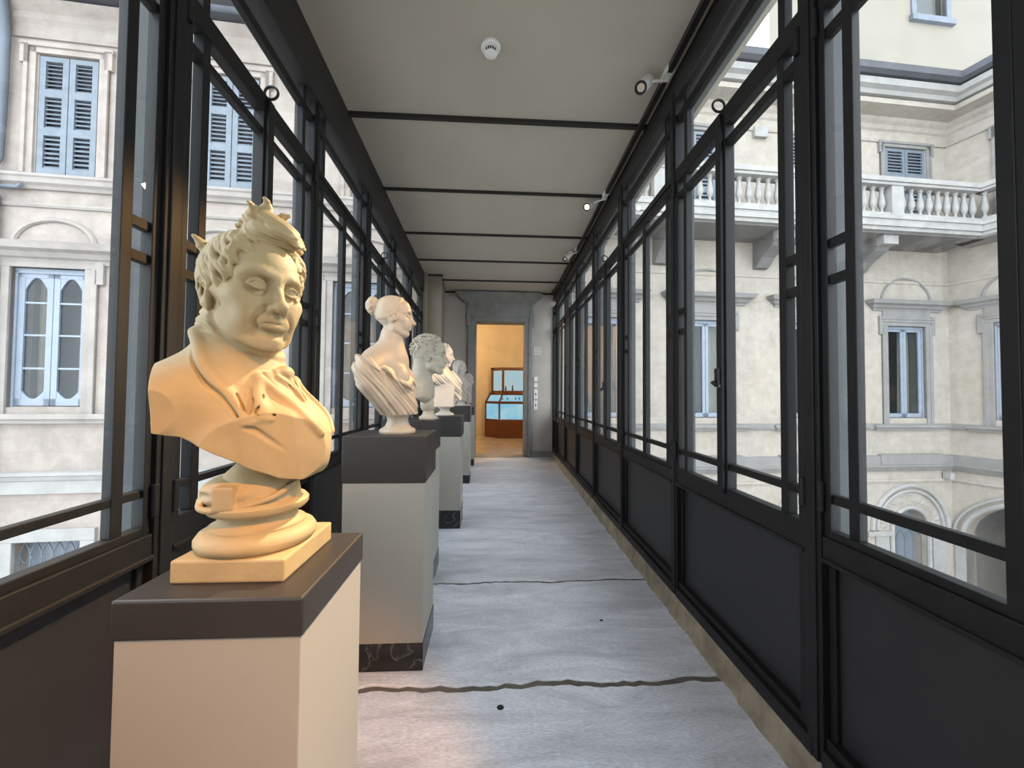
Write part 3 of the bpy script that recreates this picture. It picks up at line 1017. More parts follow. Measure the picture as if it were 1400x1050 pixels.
def sash_window(parent, u, z0, z1, w, tr, style, sill_z, hood_z, holes, hoodw):
    """tall two-leaf window: stone surround, sill, hood, painted leaves, glass, curtains"""
    hw = w * .5
    R = .17
    holes.append((u - hw - .03, u + hw + .03, z0 - .02, z1 + .06))
    m = MB()
    for s in (-1, 1):
        xi, xo = u + s * (hw + .03), u + s * (hw + .03 + R)
        m.box((xi, -.03, sill_z + .05), (xo, .22, z1 + .06))
        m.box((u + s * (hw + .03 + R * .55), -.05, sill_z + .05), (xo, 0, z1 + .06))
        m.box((xo - s * .03, -.05, z1 - .16), (xo + s * .08, 0, z1 + .30))
    m.box((u - hw - R - .03, -.03, z1 + .06), (u + hw + R + .03, .22, z1 + .06 + R))
    m.box((u - hw - R - .03, -.05, z1 + .06 + R * .55), (u + hw + R + .03, 0, z1 + .06 + R))
    m.box((u - hw - R - .06, -.065, z1 + .22), (u + hw + R + .06, 0, z1 + .265))
    m.box((u - hw - R, -.028, z1 + .26), (u + hw + R, 0, hood_z + .02))
    m.box((u - hw - .04, .05, z0 - .04), (u + hw + .04, .24, z0 - .01))
    win = m.build('window', tr, parent, bevel=.006)
    m = MB()
    m.box((u - hoodw + .08, -.12, sill_z), (u + hoodw - .08, .1, sill_z + .075))
    m.box((u - hoodw + .13, -.08, sill_z - .06), (u + hoodw - .13, 0, sill_z))
    m.build('window_sill', tr, win, bevel=.008)
    hood(win, u, hoodw - .18, hood_z, tr)
    m = MB()
    m.box((u - hw - .035, .05, z1 - .01), (u + hw + .035, .12, z1 + .065))
    m.box((u - hw - .035, .05, z0 - .02), (u - hw, .12, z1 + .02))
    m.box((u + hw, .05, z0 - .02), (u + hw + .035, .12, z1 + .02))
    m.build('fixed_frame', 'sash_paint', win)
    ys = .07
    for s in (-1, 1):
        m = MB()
        xa, xb = (u - hw, u - .004) if s < 0 else (u + .004, u + hw)
        st = .075
        m.box((xa, ys, z0), (xa + st, ys + .05, z1))
        m.box((xb - st, ys, z0), (xb, ys + .05, z1))
        m.box((xa, ys, z0), (xb, ys + .05, z0 + .10))
        m.box((xa, ys, z1 - .07), (xb, ys + .05, z1))
        if style == 'paned':
            H = z1 - z0
            for f in (.28, .53, .775):
                m.box((xa + st, ys + .008, z0 + H * f - .014), (xb - st, ys + .04, z0 + H * f + .014))
            # ogee corners of the top pane and shaped foot
            for q in (xa + st, xb - st):
                d = 1 if q == xa + st else -1
                zt = z1 - .07
                pl = [(q, zt - .17)] + [(q + d * .13 * (i / 6.0), zt - .17 + .17 * math.sin(PI / 2 * i / 6)) for i in range(1, 7)] + [(q, zt)]
                m.prism(pl, ys + .004, ys + .045, 'y')
                zb = z0 + .10
                pl = [(q, zb + .11)] + [(q + d * .13 * (i / 6.0), zb + .11 - .11 * math.sin(PI / 2 * i / 6)) for i in range(1, 7)] + [(q, zb)]
                m.prism(pl, ys + .004, ys + .045, 'y')
        lf = m.build('sash', 'sash_paint', win, bevel=.004)
        MB().box((xa + st - .01, ys + .022, z0 + .05), (xb - st + .01, ys + .026, z1 - .04)).build('pane', 'court_glass', lf)
    m = MB()
    wave_curtain(m, u - hw + (.02 if style == 'paned' else .1), u - hw + w * .30, z0, z1, .34, .25)
    wave_curtain(m, u + hw - w * .02, u + hw - w * .34, z0, z1, .34, -.1)
    m.build('curtain', 'curtain', win)
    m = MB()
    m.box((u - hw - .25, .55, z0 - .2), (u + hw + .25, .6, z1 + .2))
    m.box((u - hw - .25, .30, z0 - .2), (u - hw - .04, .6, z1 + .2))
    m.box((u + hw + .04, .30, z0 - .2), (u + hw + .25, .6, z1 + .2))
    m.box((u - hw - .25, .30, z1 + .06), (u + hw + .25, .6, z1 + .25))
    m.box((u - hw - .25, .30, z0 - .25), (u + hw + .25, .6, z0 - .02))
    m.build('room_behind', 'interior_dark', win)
    return win

def moulding(parent, u0, u1, prof, m, name='moulding'):
    return MB().sweep(prof, [(u0, 0, 0, -1), (u1, 0, 0, -1)]).build(name, m, parent)

# ---- left courtyard facade -------------------------------------------------------
LXO = -1.3
lf = empty('palace_facade', (LXO, 6.2, 0), math.atan(.087),
           'worn pinkish stucco facade with tall blue shutters above cream windows, outside the left glazing', 'building')
def U(x): return (x - LXO) * 1.0038
holes = []
for x in (-6.29, -4.16, -2.02):
    u = U(x)
    sash_window(lf, u, .985, 2.88, .86, 'trim_left', 'paned', .80, 3.0, holes, .98)
    relief_arch(lf, u + .06, 3.27, .50, 'trim_left', .72)
for x in (-6.14, -3.98, -1.86):
    shuttered(lf, U(x), 4.275, 6.0, .735, 'facade_left')
    holes.append((U(x) - .38, U(x) + .38, 4.275, 6.03))
for x in (-6.17, -4.05, -1.95):
    u = U(x)
    holes.append((u - .40, u + .42, -2.2, -.90))
    m = MB()
    m.box((u - .58, -.05, -2.3), (u - .40, .2, -.90))
    m.box((u + .42, -.05, -2.3), (u + .60, .2, -.90))
    m.box((u - .58, -.05, -.90), (u + .60, .2, -.73))
    bw = m.build('basement_window', 'pale_stone', lf, bevel=.008)
    MB().box((u - .42, .16, -2.25), (u + .44, .18, -.88)).build('grey_pane', 'grey_pane', bw)
    m = MB()
    n = 6
    for i in range(n):
        x0 = u - .40 + .82 * i / n
        x1 = u - .40 + .82 * (i + 1) / n
        xm = .5 * (x0 + x1)
        m.tube([(x0, .06, -2.2), (x0, .06, -1.10)], .010, 6)
        m.tube([(x0, .06, -1.10), (x0 + .02, .06, -1.02), (xm, .06, -.93), (x1 - .02, .06, -1.02), (x1, .06, -1.10)], .010, 6)
        m.tube([(x0, .06, -1.10), (x0 + .03, .06, -1.18), (xm, .06, -1.22), (x1 - .03, .06, -1.18), (x1, .06, -1.10)], .007, 6)
    m.build('window_grille', 'grille', bw)
m = wall_holes(MB(), U(-16), U(-1.14), -4.2, 6.95, holes, 0, .30)
m.build('wall', 'facade_left', lf)
ua, ub = U(-16), U(-1.14)
moulding(lf, ua, ub, [(0, 4.05), (.04, 4.05), (.06, 4.09), (.10, 4.12), (.11, 4.18), (.13, 4.20), (.13, 4.235), (0, 4.26)], 'trim_left', 'string_course')
moulding(lf, ua, ub, [(0, 3.80), (.022, 3.80), (.035, 3.83), (.022, 3.86), (0, 3.87)], 'trim_left')
moulding(lf, ua, ub, [(0, -.24), (.03, -.24), (.03, -.07), (.05, -.05), (.07, .0), (.09, .02), (.09, .06), (0, .075)], 'pale_stone', 'string_course')
moulding(lf, ua, ub, [(0, 6.24), (.03, 6.24), (.05, 6.29), (.05, 6.42), (.09, 6.48), (.10, 6.55), (.18, 6.62), (.22, 6.66), (0, 6.70)], 'facade_left', 'cornice')
MB().sweep([(0, 6.70), (.55, 6.72), (.60, 6.74), (.60, 6.80), (0, 6.88)], [(ua, 0, 0, -1), (ub, 0, 0, -1)]).build('eaves', 'eave_dark', lf)
m = MB()
m.tube([(ua, -.36, 6.78), (U(-6.95), -.36, 6.78), (ub, -.36, 6.74)], .075, 12)
m.build('gutter', 'gutter_metal', lf, True)
m = MB()
m.tube([(U(-6.62), -.36, 6.76), (U(-6.74), -.28, 6.70), (U(-6.83), -.14, 6.45), (U(-6.86), -.09, 6.15), (U(-6.88), -.08, 5.2), (U(-6.90), -.08, 4.45), (U(-6.91), -.13, 4.30), (U(-6.91), -.2, 4.20), (U(-6.91), -.2, 4.02), (U(-6.91), -.08, 3.90), (U(-6.92), -.08, 3.4), (U(-6.92), -.08, -4.0)], .058, 12)
m.build('downpipe', 'gutter_metal', lf, True)
m = MB()
m.tube([(U(-6.93), -.05, 4.15), (U(-6.85), -.10, 4.03), (U(-6.62), -.10, 4.03), (U(-6.58), -.10, 4.08)], .028, 8)
m.build('overflow_pipe', 'gutter_metal', lf, True)

# ---- right courtyard facade --------------------------------------------------------
RXO = 1.3
rf = empty('palace_facade', (RXO, 8.6, 0), math.atan(.057),
           'cream stucco facade with a stone balustraded balcony and grey window hoods, outside the right glazing', 'building')
def V(x): return (x - RXO) * 1.0016
CX = 11.66
holes = []
wins = (2.45, 5.08, 7.76, 10.42)
for x in wins:
    sash_window(rf, V(x), .70, 2.93, 1.02, 'trim_right', 'plain', .45, 3.36, holes, 1.10)
    relief_arch(rf, V(x), 3.60, .70, 'trim_right', .85, .03)
for x in (4.75, 7.75, 10.48):
    shuttered(rf, V(x), 5.30, 7.53, 1.14, 'trim_right')
    holes.append((V(x) - .58, V(x) + .58, 5.30, 7.56))
# ground-floor arched windows
archs = []
for x in wins[1:]:
    u, zc = V(x), -2.03
    holes.append((u - .48, u + .48, -4.2, zc + .50))
    archs.append((u, zc))
wall = wall_holes(MB(), V(1.28), V(CX + .3), -4.2, 8.9, holes, 0, .35)
for u, zc in archs:       # spandrels above the round heads
    for s in (-1, 1):
        pl = [(u + s * .48 * math.cos(a), zc + .48 * math.sin(a)) for a in [PI / 2 * i / 10 for i in range(11)]] + [(u, zc + .51), (u + s * .49, zc + .51), (u + s * .49, zc)]
        wall.prism(pl, 0, .35, 'y')
wall.build('wall', 'facade_right', rf)
for u, zc in archs:
    m = MB()
    for (r, t, d) in ((1.06, .055, .0), (.93, .04, -.0), (.52, .05, 0)):
        pts = [(u + r * math.cos(a), -.02, zc - .02 + r * math.sin(a)) for a in [PI * i / 32 for i in range(33)]]
        if r < .6:
            pts = [(u + r, -.02, -4.0)] + pts + [(u - r, -.02, -4.0)]
        m.tube(pts, t, 8)
    m.box((u - 1.22, -.07, zc - .16), (u - .58, 0, zc - .05))
    m.box((u + .58, -.07, zc - .16), (u + 1.22, 0, zc - .05))
    for s in (-1, 1):
        m.box((u + s * .62, -.03, -4.2), (u + s * .98, 0, zc - .16))
    aw = m.build('arched_window', 'pale_stone', rf, True)
    random.seed(5)
    m = MB()
    for i in range(9):
        a = PI * (i + .5) / 9
        for j in range(5):
            rr = random.uniform(.66, .84)
            aa = a + random.uniform(-.13, .13)
            c = (u + rr * math.cos(aa), zc + rr * math.sin(aa))
            r = random.uniform(.03, .055)
            vs = [(c[0] + r * math.cos(t), -.002, c[1] + r * math.sin(t)) for t in [2 * PI * q / 7 for q in range(7)]] + [(c[0], -.03, c[1])]
            m.add(vs, [(q, (q + 1) % 7, 7) for q in range(7)])
    m.build('carved_foliage', 'pale_stone', aw)
    MB().box((u - .5, .28, -4.2), (u + .5, .30, zc + .52)).build('grey_pane', 'grey_pane', aw)
    m = MB()
    for i in range(5):
        x0 = u - .48 + .96 * i / 4
        m.tube([(x0, .12, -4.1), (x0, .12, zc - .35)], .012, 6)
        if i < 4:
            x1 = x0 + .24
            m.tube([(x0, .12, zc - .35), (x0 + .03, .12, zc - .22), (x0 + .12, .12, zc - .10), (x1 - .03, .12, zc - .22), (x1, .12, zc - .35)], .012, 6)
    for z in (zc - 1.0, zc - .02, zc - .95):
        m.tube([(u - .48, .12, z), (u + .48, .12, z)], .012, 6)
    m.build('window_grille', 'grille', aw)

# short return of the facade where it meets the gallery
MB().box((0.0, -1.215, -4.2), (.20, .02, 8.9)).build('return_wall', 'facade_right', rf)
def corner_sweep(parent, prof, m, name, wing_len=7.0, u0=None):
    MB().sweep(prof, [(V(1.3), 0, 0, -1), (V(CX), 0, 0, -1)]).build(name, m, parent)
PROF_STRING = [(0, .41), (.05, .41), (.06, .44), (.06, .50), (.04, .53), (0, .55)]
PROF_BASE = [(0, -.62), (.05, -.62), (.09, -.55), (.12, -.50), (.12, -.47), (.08, -.45), (.08, -.26), (0, -.23)]
PROF_LINE = [(0, -.90), (.03, -.90), (.04, -.86), (.03, -.83), (0, -.82)]
PROF_CORN = [(0, 7.66), (.03, 7.66), (.05, 7.72), (.05, 7.92), (.09, 7.96), (.10, 8.06), (.16, 8.12), (.18, 8.20), (.50, 8.26), (.50, 8.38), (0, 8.42)]
PROF_EAVE = [(0, 8.40), (.56, 8.42), (.60, 8.50), (.70, 8.54), (.74, 8.66), (0, 8.70)]
PROF_GUT = [(0, 8.68), (.78, 8.70), (.86, 8.76), (.86, 8.92), (0, 9.02)]
PROF_MID = [(0, 4.06), (.02, 4.06), (.03, 4.10), (.02, 4.14), (0, 4.15)]
SETS = ((PROF_STRING, 'trim_right', 'string_course'), (PROF_BASE, 'trim_right', 'string_course'), (PROF_LINE, 'facade_right', 'moulding'),
        (PROF_CORN, 'facade_right', 'cornice'), (PROF_EAVE, 'pale_stone', 'eaves_board'), (PROF_GUT, 'eave_dark', 'eaves'), (PROF_MID, 'facade_right', 'moulding'))
for pr, mm, nm in SETS:
    corner_sweep(rf, pr, mm, nm)
for x in wins[1:]:   # raised blocks of the base course under each window
    MB().box((V(x) - .88, -.11, -.46), (V(x) + .84, 0, -.20)).build('base_block', 'trim_right', rf, bevel=.01)

def baluster_mesh():
    pr = [(.055, 0), (.055, .03), (.040, .045), (.028, .07), (.030, .10), (.036, .13), (.050, .15), (.066, .20), (.070, .26), (.060, .34), (.044, .44), (.036, .50), (.044, .515), (.044, .535), (.034, .55), (.055, .575), (.055, .61)]
    return MB().lathe(pr, (0, 0, 0), 12)
BAL = None
def balcony(parent, u0, u1, depth, z0, piers, group_m='pale_stone'):
    """slab, plinth, turned balusters, handrail along local x at y = -depth"""
    global BAL
    m = MB()
    yo = -depth
    m.box((u0, yo - .10, z0), (u1, 0, z0 + .22))
    m.box((u0, yo - .06, z0 - .08), (u1, 0, z0))
    m.box((u0, yo - .13, z0 + .15), (u1, 0, z0 + .24))
    bal = m.build('balcony', group_m, parent)
    MB().box((u0, yo - .02, z0 + .24), (u1, yo + .22, z0 + .34)).build('plinth_rail', group_m, bal)
    m = MB()
    m.box((u0, yo - .06, z0 + .955), (u1, yo + .25, z0 + 1.02))
    m.box((u0, yo - .09, z0 + 1.02), (u1, yo + .28, z0 + 1.13))
    m.build('handrail', group_m, bal, bevel=.01)
    ends = sorted([u0] + [p for p in piers] + [u1])
    for p in piers:
        MB().box((p - .15, yo - .035, z0 + .24), (p + .15, yo + .23, z0 + .96)).build('balcony_pier', group_m, bal)
    for a, b in zip(ends, ends[1:]):
        a2 = a + (.15 if a in piers else 0)
        b2 = b - (.15 if b in piers else 0)
        n = max(1, int(round((b2 - a2) / .232)))
        for i in range(n):
            u = a2 + (b2 - a2) * (i + .5) / n
            if BAL is None:
                o = baluster_mesh().build('baluster', group_m, bal, True)
                BAL = o
            else:
                o = BAL.copy()
                COL.objects.link(o)
                o.parent = bal
            o.location = (u, yo + .10, z0 + .345)
    return bal
DEP = .93
bb = balcony(rf, V(2.6), V(11.30), DEP, 5.02, [V(3.45), V(6.47), V(9.05)])
for x in (3.9, 6.43, 9.02):   # stone brackets under the balcony
    u = V(x)
    pl = [(0, 4.25), (-.12, 4.27), (-.30, 4.45), (-.62, 4.62), (-.70, 4.72), (-.70, 4.94), (0, 4.94)]
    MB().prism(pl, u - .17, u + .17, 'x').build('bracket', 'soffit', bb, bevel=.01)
    MB().box((u - .19, -.84, 4.70), (u + .19, -.66, 4.95)).build('bracket_face', 'pale_stone', bb, bevel=.01)
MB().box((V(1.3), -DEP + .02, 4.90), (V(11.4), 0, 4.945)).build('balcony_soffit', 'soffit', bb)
bx = MB().box((V(6.28), -.10, 7.48), (V(6.63), 0, 7.74)).build('wall_box', 'pale_stone', rf, bevel=.015)
lamp = MB().box((V(8.53), -.16, 7.40), (V(8.66), 0, 7.52)).build('wall_lamp', 'pale_stone', rf, bevel=.01)
cmr = MB().box((V(11.35), -.20, -.83), (V(11.47), -.02, -.66)).build('security_camera', 'pale_stone', rf, bevel=.015)

# ---- wing turning towards the camera on the right -------------------------------------
WK = .28
wlen = math.sqrt(1 + WK * WK)
wy0 = 8.6 + .057 * (CX - RXO)
wg = empty('palace_wing', (CX, wy0, 0), -PI / 2 + math.atan(WK), 'cream stucco side wing with a vaulted loggia arch, at the right edge of the courtyard', 'building')
holes = []
WL = 9.0
for i, s in enumerate((1.30, 4.0)):
    sash_window(wg, s, .70, 2.93, 1.02, 'trim_right', 'plain', .45, 3.36, holes, 1.10)
    relief_arch(wg, s, 3.60, .70, 'trim_right', .85, .03)
for s in (1.55, 4.2):
    shuttered(wg, s, 5.30, 7.53, 1.14, 'trim_right')
    holes.append((s - .58, s + .58, 5.30, 7.56))
A0, A1, AZ, AR = .22, 3.30, -2.20, 1.05
holes.append((A0, A1, -4.2, AZ + AR))
holes.append((A0 + 3.6, A1 + 3.6, -4.2, AZ + AR))
wall = wall_holes(MB(), 0, WL, -4.2, 8.9, holes, 0, .40)
for sh in (0, 3.6):
    cx, hw = .5 * (A0 + A1) + sh, .5 * (A1 - A0)
    for s in (-1, 1):
        pl = [(cx + s * hw * math.cos(a), AZ + (AR - .01) * math.sin(a)) for a in [PI / 2 * i / 14 for i in range(15)]] + [(cx, AZ + AR), (cx + s * hw, AZ + AR)]
        wall.prism(pl, 0, .40, 'y')
wall.build('wall', 'facade_right', wg)
for sh in (0, 3.6):
    cx, hw = .5 * (A0 + A1) + sh, .5 * (A1 - A0)
    m = MB()
    for d, t in ((.06, .06), (.20, .035)):
        m.tube([(cx + (hw + d) * math.cos(a), -.02, AZ + (AR + d) * math.sin(a)) for a in [PI * i / 32 for i in range(33)]], t, 8)
    m.box((cx - hw - .20, -.06, AZ - .18), (cx - hw + .02, .42, AZ - .02))
    m.box((cx - hw - .18, -.03, -4.2), (cx - hw, .42, AZ - .18))
    m.build('loggia_arch', 'pale_stone', wg, True)
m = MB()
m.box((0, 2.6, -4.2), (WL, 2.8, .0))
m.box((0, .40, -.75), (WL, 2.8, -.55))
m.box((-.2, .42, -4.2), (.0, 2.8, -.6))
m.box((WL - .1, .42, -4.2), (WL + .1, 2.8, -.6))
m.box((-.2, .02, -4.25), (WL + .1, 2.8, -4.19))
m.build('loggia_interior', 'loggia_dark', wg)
m = MB()
N = 16
vs, fs = [], []
cx, hw = .5 * (A0 + A1), .5 * (A1 - A0)
for i in range(N + 1):
    a = PI * i / N
    for y in (.38, 2.62):
        vs.append((cx + (hw + .1) * math.cos(a), y, AZ + (AR + .12) * math.sin(a)))
for i in range(N):
    fs.append((2 * i, 2 * i + 1, 2 * i + 3, 2 * i + 2))
m.add(vs, fs)
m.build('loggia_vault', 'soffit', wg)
for pr, mm, nm in SETS:
    MB().sweep(pr, [(0, 0, 0, -1), (WL, 0, 0, -1)]).build(nm, mm, wg)
bw2 = balcony(wg, .74, 8.0, .62, 5.02, [4.0])
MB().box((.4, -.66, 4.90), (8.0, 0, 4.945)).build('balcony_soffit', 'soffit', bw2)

# ---- tall block behind the right facade and the roof between ---------------------------
tb = empty('tall_building', (RXO, 11.0, 0), math.atan(.057), 'tall plain pale yellow building rising behind the right-hand roof', 'building')
th = [(V(13.95), V(15.1), 13.85, 16.0)]
wall_holes(MB(), V(9.0), V(24), 0, 24, th, 0, .4).build('wall', 'tall_block', tb)
m = MB()
u0, u1 = V(13.95), V(15.1)
m.box((u0 - .18, -.04, 13.85), (u0, .1, 16)); m.box((u1, -.04, 13.85), (u1 + .18, .1, 16)); m.box((u0 - .25, -.12, 13.65), (u1 + .25, .1, 13.85))
tw = m.build('window', 'gutter_metal', tb)
MB().box((u0, .12, 13.8), (u1, .16, 16.0)).build('pane', 'court_glass', tw)
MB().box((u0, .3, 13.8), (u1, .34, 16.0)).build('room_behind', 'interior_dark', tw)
m = MB()
m.add([(V(1.3), -.8, 8.98), (V(13), -.8, 8.98), (V(13), 2.2, 9.5), (V(1.3), 2.2, 9.5)], [(0, 1, 2, 3)])
m.prism([(-.8, 8.96), (2.2, 9.3), (2.2, 8.8), (0, 8.8)], V(1.3), V(13), 'x')
m.build('roof', 'eave_dark', rf)

# ---- courtyard ground ----------------------------------------------------------------
g = MB().box((-17, -12, -4.3), (26, 9.5, -4.2)).build('ground', 'paving')
tag(g, 'grey paving of the courtyards below the gallery', 'ground', kind='structure')

# ================================================================== SCULPTING (distance fields meshed by surface nets)
def rot3(yaw=0.0, pitch=0.0, roll=0.0):
    """yaw about z, then pitch about y (positive looks down), roll about x; degrees"""
    a, b, c = math.radians(yaw), math.radians(pitch), math.radians(roll)
    Rz = np.array([[math.cos(a), -math.sin(a), 0], [math.sin(a), math.cos(a), 0], [0, 0, 1]])
    Ry = np.array([[math.cos(b), 0, math.sin(b)], [0, 1, 0], [-math.sin(b), 0, math.cos(b)]])
    Rx = np.array([[1, 0, 0], [0, math.cos(c), -math.sin(c)], [0, math.sin(c), math.cos(c)]])
    return Rz @ Ry @ Rx

class Frame:
    def __init__(self, t=(0, 0, 0), R=None, s=1.0):
        self.t = np.array(t, float)
        self.R = np.eye(3) if R is None else R
        self.s = s
    def p(self, q):
        return self.R @ (np.array(q, float) * self.s) + self.t

class Clay:
    def __init__(self, lo, hi, h):
        self.lo = np.array(lo, float)
        self.h = h
        n = np.ceil((np.array(hi) - self.lo) / h).astype(int) + 1
        self.n = n
        self.D = np.full(tuple(n), 0.5, np.float32)
        self.ax = [(self.lo[i] + h * np.arange(n[i])).astype(np.float32) for i in range(3)]
    def region(self, lo, hi, pad):
        sl = []
        for i in range(3):
            a = int(math.floor((lo[i] - pad - self.lo[i]) / self.h))
            b = int(math.ceil((hi[i] + pad - self.lo[i]) / self.h)) + 1
            a, b = max(a, 0), min(b, int(self.n[i]))
            if b <= a: return None
            sl.append(slice(a, b))
        return tuple(sl)
    def grid(self, sl):
        return (self.ax[0][sl[0]][:, None, None], self.ax[1][sl[1]][None, :, None], self.ax[2][sl[2]][None, None, :])
    def mix(self, lo, hi, fn, k, mode):
        pad = k + 3 * self.h
        sl = self.region(lo, hi, pad)
        if sl is None: return
        d2 = fn(*self.grid(sl)).astype(np.float32)
        d1 = self.D[sl]
        if mode == 'add':
            if k > 0:
                hh = np.clip(0.5 + 0.5 * (d1 - d2) / k, 0, 1)
                self.D[sl] = d1 + (d2 - d1) * hh - k * hh * (1 - hh)
            else:
                self.D[sl] = np.minimum(d1, d2)
        elif mode == 'cut':
            if k > 0:
                hh = np.clip(0.5 - 0.5 * (d1 + d2) / k, 0, 1)
                self.D[sl] = d1 + (-d2 - d1) * hh + k * hh * (1 - hh)
            else:
                self.D[sl] = np.maximum(d1, -d2)
    # ---- primitives
    def ell(self, c, r, R=None, k=0.01, mode='add', F=None):
        c = np.array(c, float)
        r = np.array(r, float)
        RR = np.eye(3) if R is None else R
        if F is not None:
            c = F.p(c); r = r * F.s; RR = F.R @ RR; k = k * F.s
        ext = np.sqrt(((RR * r[None, :]) ** 2).sum(1))
        def fn(x, y, z):
            q = [(x - c[0]) * RR[0, i] + (y - c[1]) * RR[1, i] + (z - c[2]) * RR[2, i] for i in range(3)]
            k0 = np.sqrt((q[0] / r[0]) ** 2 + (q[1] / r[1]) ** 2 + (q[2] / r[2]) ** 2)
            k1 = np.sqrt((q[0] / r[0] ** 2) ** 2 + (q[1] / r[1] ** 2) ** 2 + (q[2] / r[2] ** 2) ** 2) + 1e-9
            return k0 * (k0 - 1.0) / k1
        self.mix(c - ext, c + ext, fn, k, mode)
    def cone(self, a, b, ra, rb, k=0.01, mode='add', F=None, flat=None):
        a, b = np.array(a, float), np.array(b, float)
        if F is not None:
            a, b = F.p(a), F.p(b); ra, rb, k = ra * F.s, rb * F.s, k * F.s
        d = b - a
        L2 = float(d @ d) + 1e-12
        rm = max(ra, rb)
        lo, hi = np.minimum(a, b) - rm, np.maximum(a, b) + rm
        def fn(x, y, z):
            px, py, pz = x - a[0], y - a[1], z - a[2]
            t = np.clip((px * d[0] + py * d[1] + pz * d[2]) / L2, 0, 1)
            return np.sqrt((px - t * d[0]) ** 2 + (py - t * d[1]) ** 2 + (pz - t * d[2]) ** 2) - (ra + (rb - ra) * t)
        self.mix(lo, hi, fn, k, mode)
    def path(self, pts, rs, k=0.01, mode='add', F=None):
        rs = list(rs) if isinstance(rs, (list, tuple)) else [rs] * len(pts)
        P = [np.array(p, float) for p in pts]
        if F is not None:
            P = [F.p(p) for p in P]; rs = [r * F.s for r in rs]; k = k * F.s
        rm = max(rs)
        A = np.array(P)
        lo, hi = A.min(0) - rm, A.max(0) + rm
        def fn(x, y, z):
            out = None
            for i in range(len(P) - 1):
                a, d = P[i], P[i + 1] - P[i]
                L2 = float(d @ d) + 1e-12
                px, py, pz = x - a[0], y - a[1], z - a[2]
                t = np.clip((px * d[0] + py * d[1] + pz * d[2]) / L2, 0, 1)
                e = np.sqrt((px - t * d[0]) ** 2 + (py - t * d[1]) ** 2 + (pz - t * d[2]) ** 2) - (rs[i] + (rs[i + 1] - rs[i]) * t)
                out = e if out is None else np.minimum(out, e)
            return out
        self.mix(lo, hi, fn, k, mode)
    def field(self, lo, hi, fn, k=0.0, mode='add'):
        self.mix(np.array(lo, float), np.array(hi, float), fn, k, mode)
    def clip(self, fn, k=0.0):
        """keep only where fn < 0"""
        d2 = fn(self.ax[0][:, None, None], self.ax[1][None, :, None], self.ax[2][None, None, :]).astype(np.float32)
        if k > 0:
            hh = np.clip(0.5 - 0.5 * (self.D - d2) / k, 0, 1)
            self.D = self.D + (d2 - self.D) * hh + k * hh * (1 - hh)
        else:
            self.D = np.maximum(self.D, d2)
    def rough(self, amp, freq, seed=0):
        """gentle hand-worked unevenness"""
        rs = np.random.RandomState(seed)
        x, y, z = self.ax[0][:, None, None], self.ax[1][None, :, None], self.ax[2][None, None, :]
        for i in range(5):
            d = rs.normal(size=3); d /= np.linalg.norm(d)
            e = rs.normal(size=3); e /= np.linalg.norm(e)
            f = freq * (0.6 + 0.9 * rs.rand())
            g = freq * (0.6 + 0.9 * rs.rand())
            self.D += (amp / 3.0) * (np.sin(f * (x * d[0] + y * d[1] + z * d[2]) + i) * np.sin(g * (x * e[0] + y * e[1] + z * e[2]) + 2 * i)).astype(np.float32)
    def displace(self, fn):
        self.D += fn(self.ax[0][:, None, None], self.ax[1][None, :, None], self.ax[2][None, None, :]).astype(np.float32)
    # ---- meshing
    def mesh(self):
        D = self.D.copy()
        D[0], D[-1], D[:, 0], D[:, -1], D[:, :, 0], D[:, :, -1] = .5, .5, .5, .5, .5, .5
        ins = D < 0
        cnt = np.zeros(tuple(self.n - 1), np.int8)
        offs = [(i, j, k) for i in (0, 1) for j in (0, 1) for k in (0, 1)]
        n = self.n
        for (i, j, k) in offs:
            cnt += ins[i:n[0] - 1 + i, j:n[1] - 1 + j, k:n[2] - 1 + k]
        act = np.argwhere((cnt > 0) & (cnt < 8))
        C = np.stack([D[act[:, 0] + i, act[:, 1] + j, act[:, 2] + k] for (i, j, k) in offs], 1)
        S = np.zeros((len(act), 3)); W = np.zeros(len(act))
        O = np.array(offs, float)
        for a in range(8):
            for b in range(a + 1, 8):
                if np.abs(O[a] - O[b]).sum() != 1: continue
                m = (C[:, a] < 0) != (C[:, b] < 0)
                t = C[m, a] / (C[m, a] - C[m, b])
                S[m] += O[a] + t[:, None] * (O[b] - O[a])
                W[m] += 1
        V = (act + S / W[:, None]) * self.h + self.lo
        idx = np.full(tuple(self.n - 1), -1, np.int64)
        idx[act[:, 0], act[:, 1], act[:, 2]] = np.arange(len(act))
        quads = []
        for axis in range(3):
            a0 = [slice(1, n[i] - 1) for i in range(3)]
            a1 = list(a0)
            a0[axis] = slice(0, n[axis] - 1)
            a1[axis] = slice(1, n[axis])
            A, B = ins[tuple(a0)], ins[tuple(a1)]
            e = np.argwhere(A != B)
            base = e.copy()
            for i in range(3):
                if i != axis: base[:, i] += 1
            flip = A[e[:, 0], e[:, 1], e[:, 2]]
            u, v = [(1, 2), (2, 0), (0, 1)][axis]
            def cell(du, dv):
                q = base.copy()
                q[:, u] -= du; q[:, v] -= dv
                return idx[q[:, 0], q[:, 1], q[:, 2]]
            q = np.stack([cell(1, 1), cell(0, 1), cell(0, 0), cell(1, 0)], 1)
            q[~flip] = q[~flip][:, ::-1]
            quads.append(q)
        Q = np.concatenate(quads)
        Q = Q[(Q >= 0).all(1)]
        return V, Q
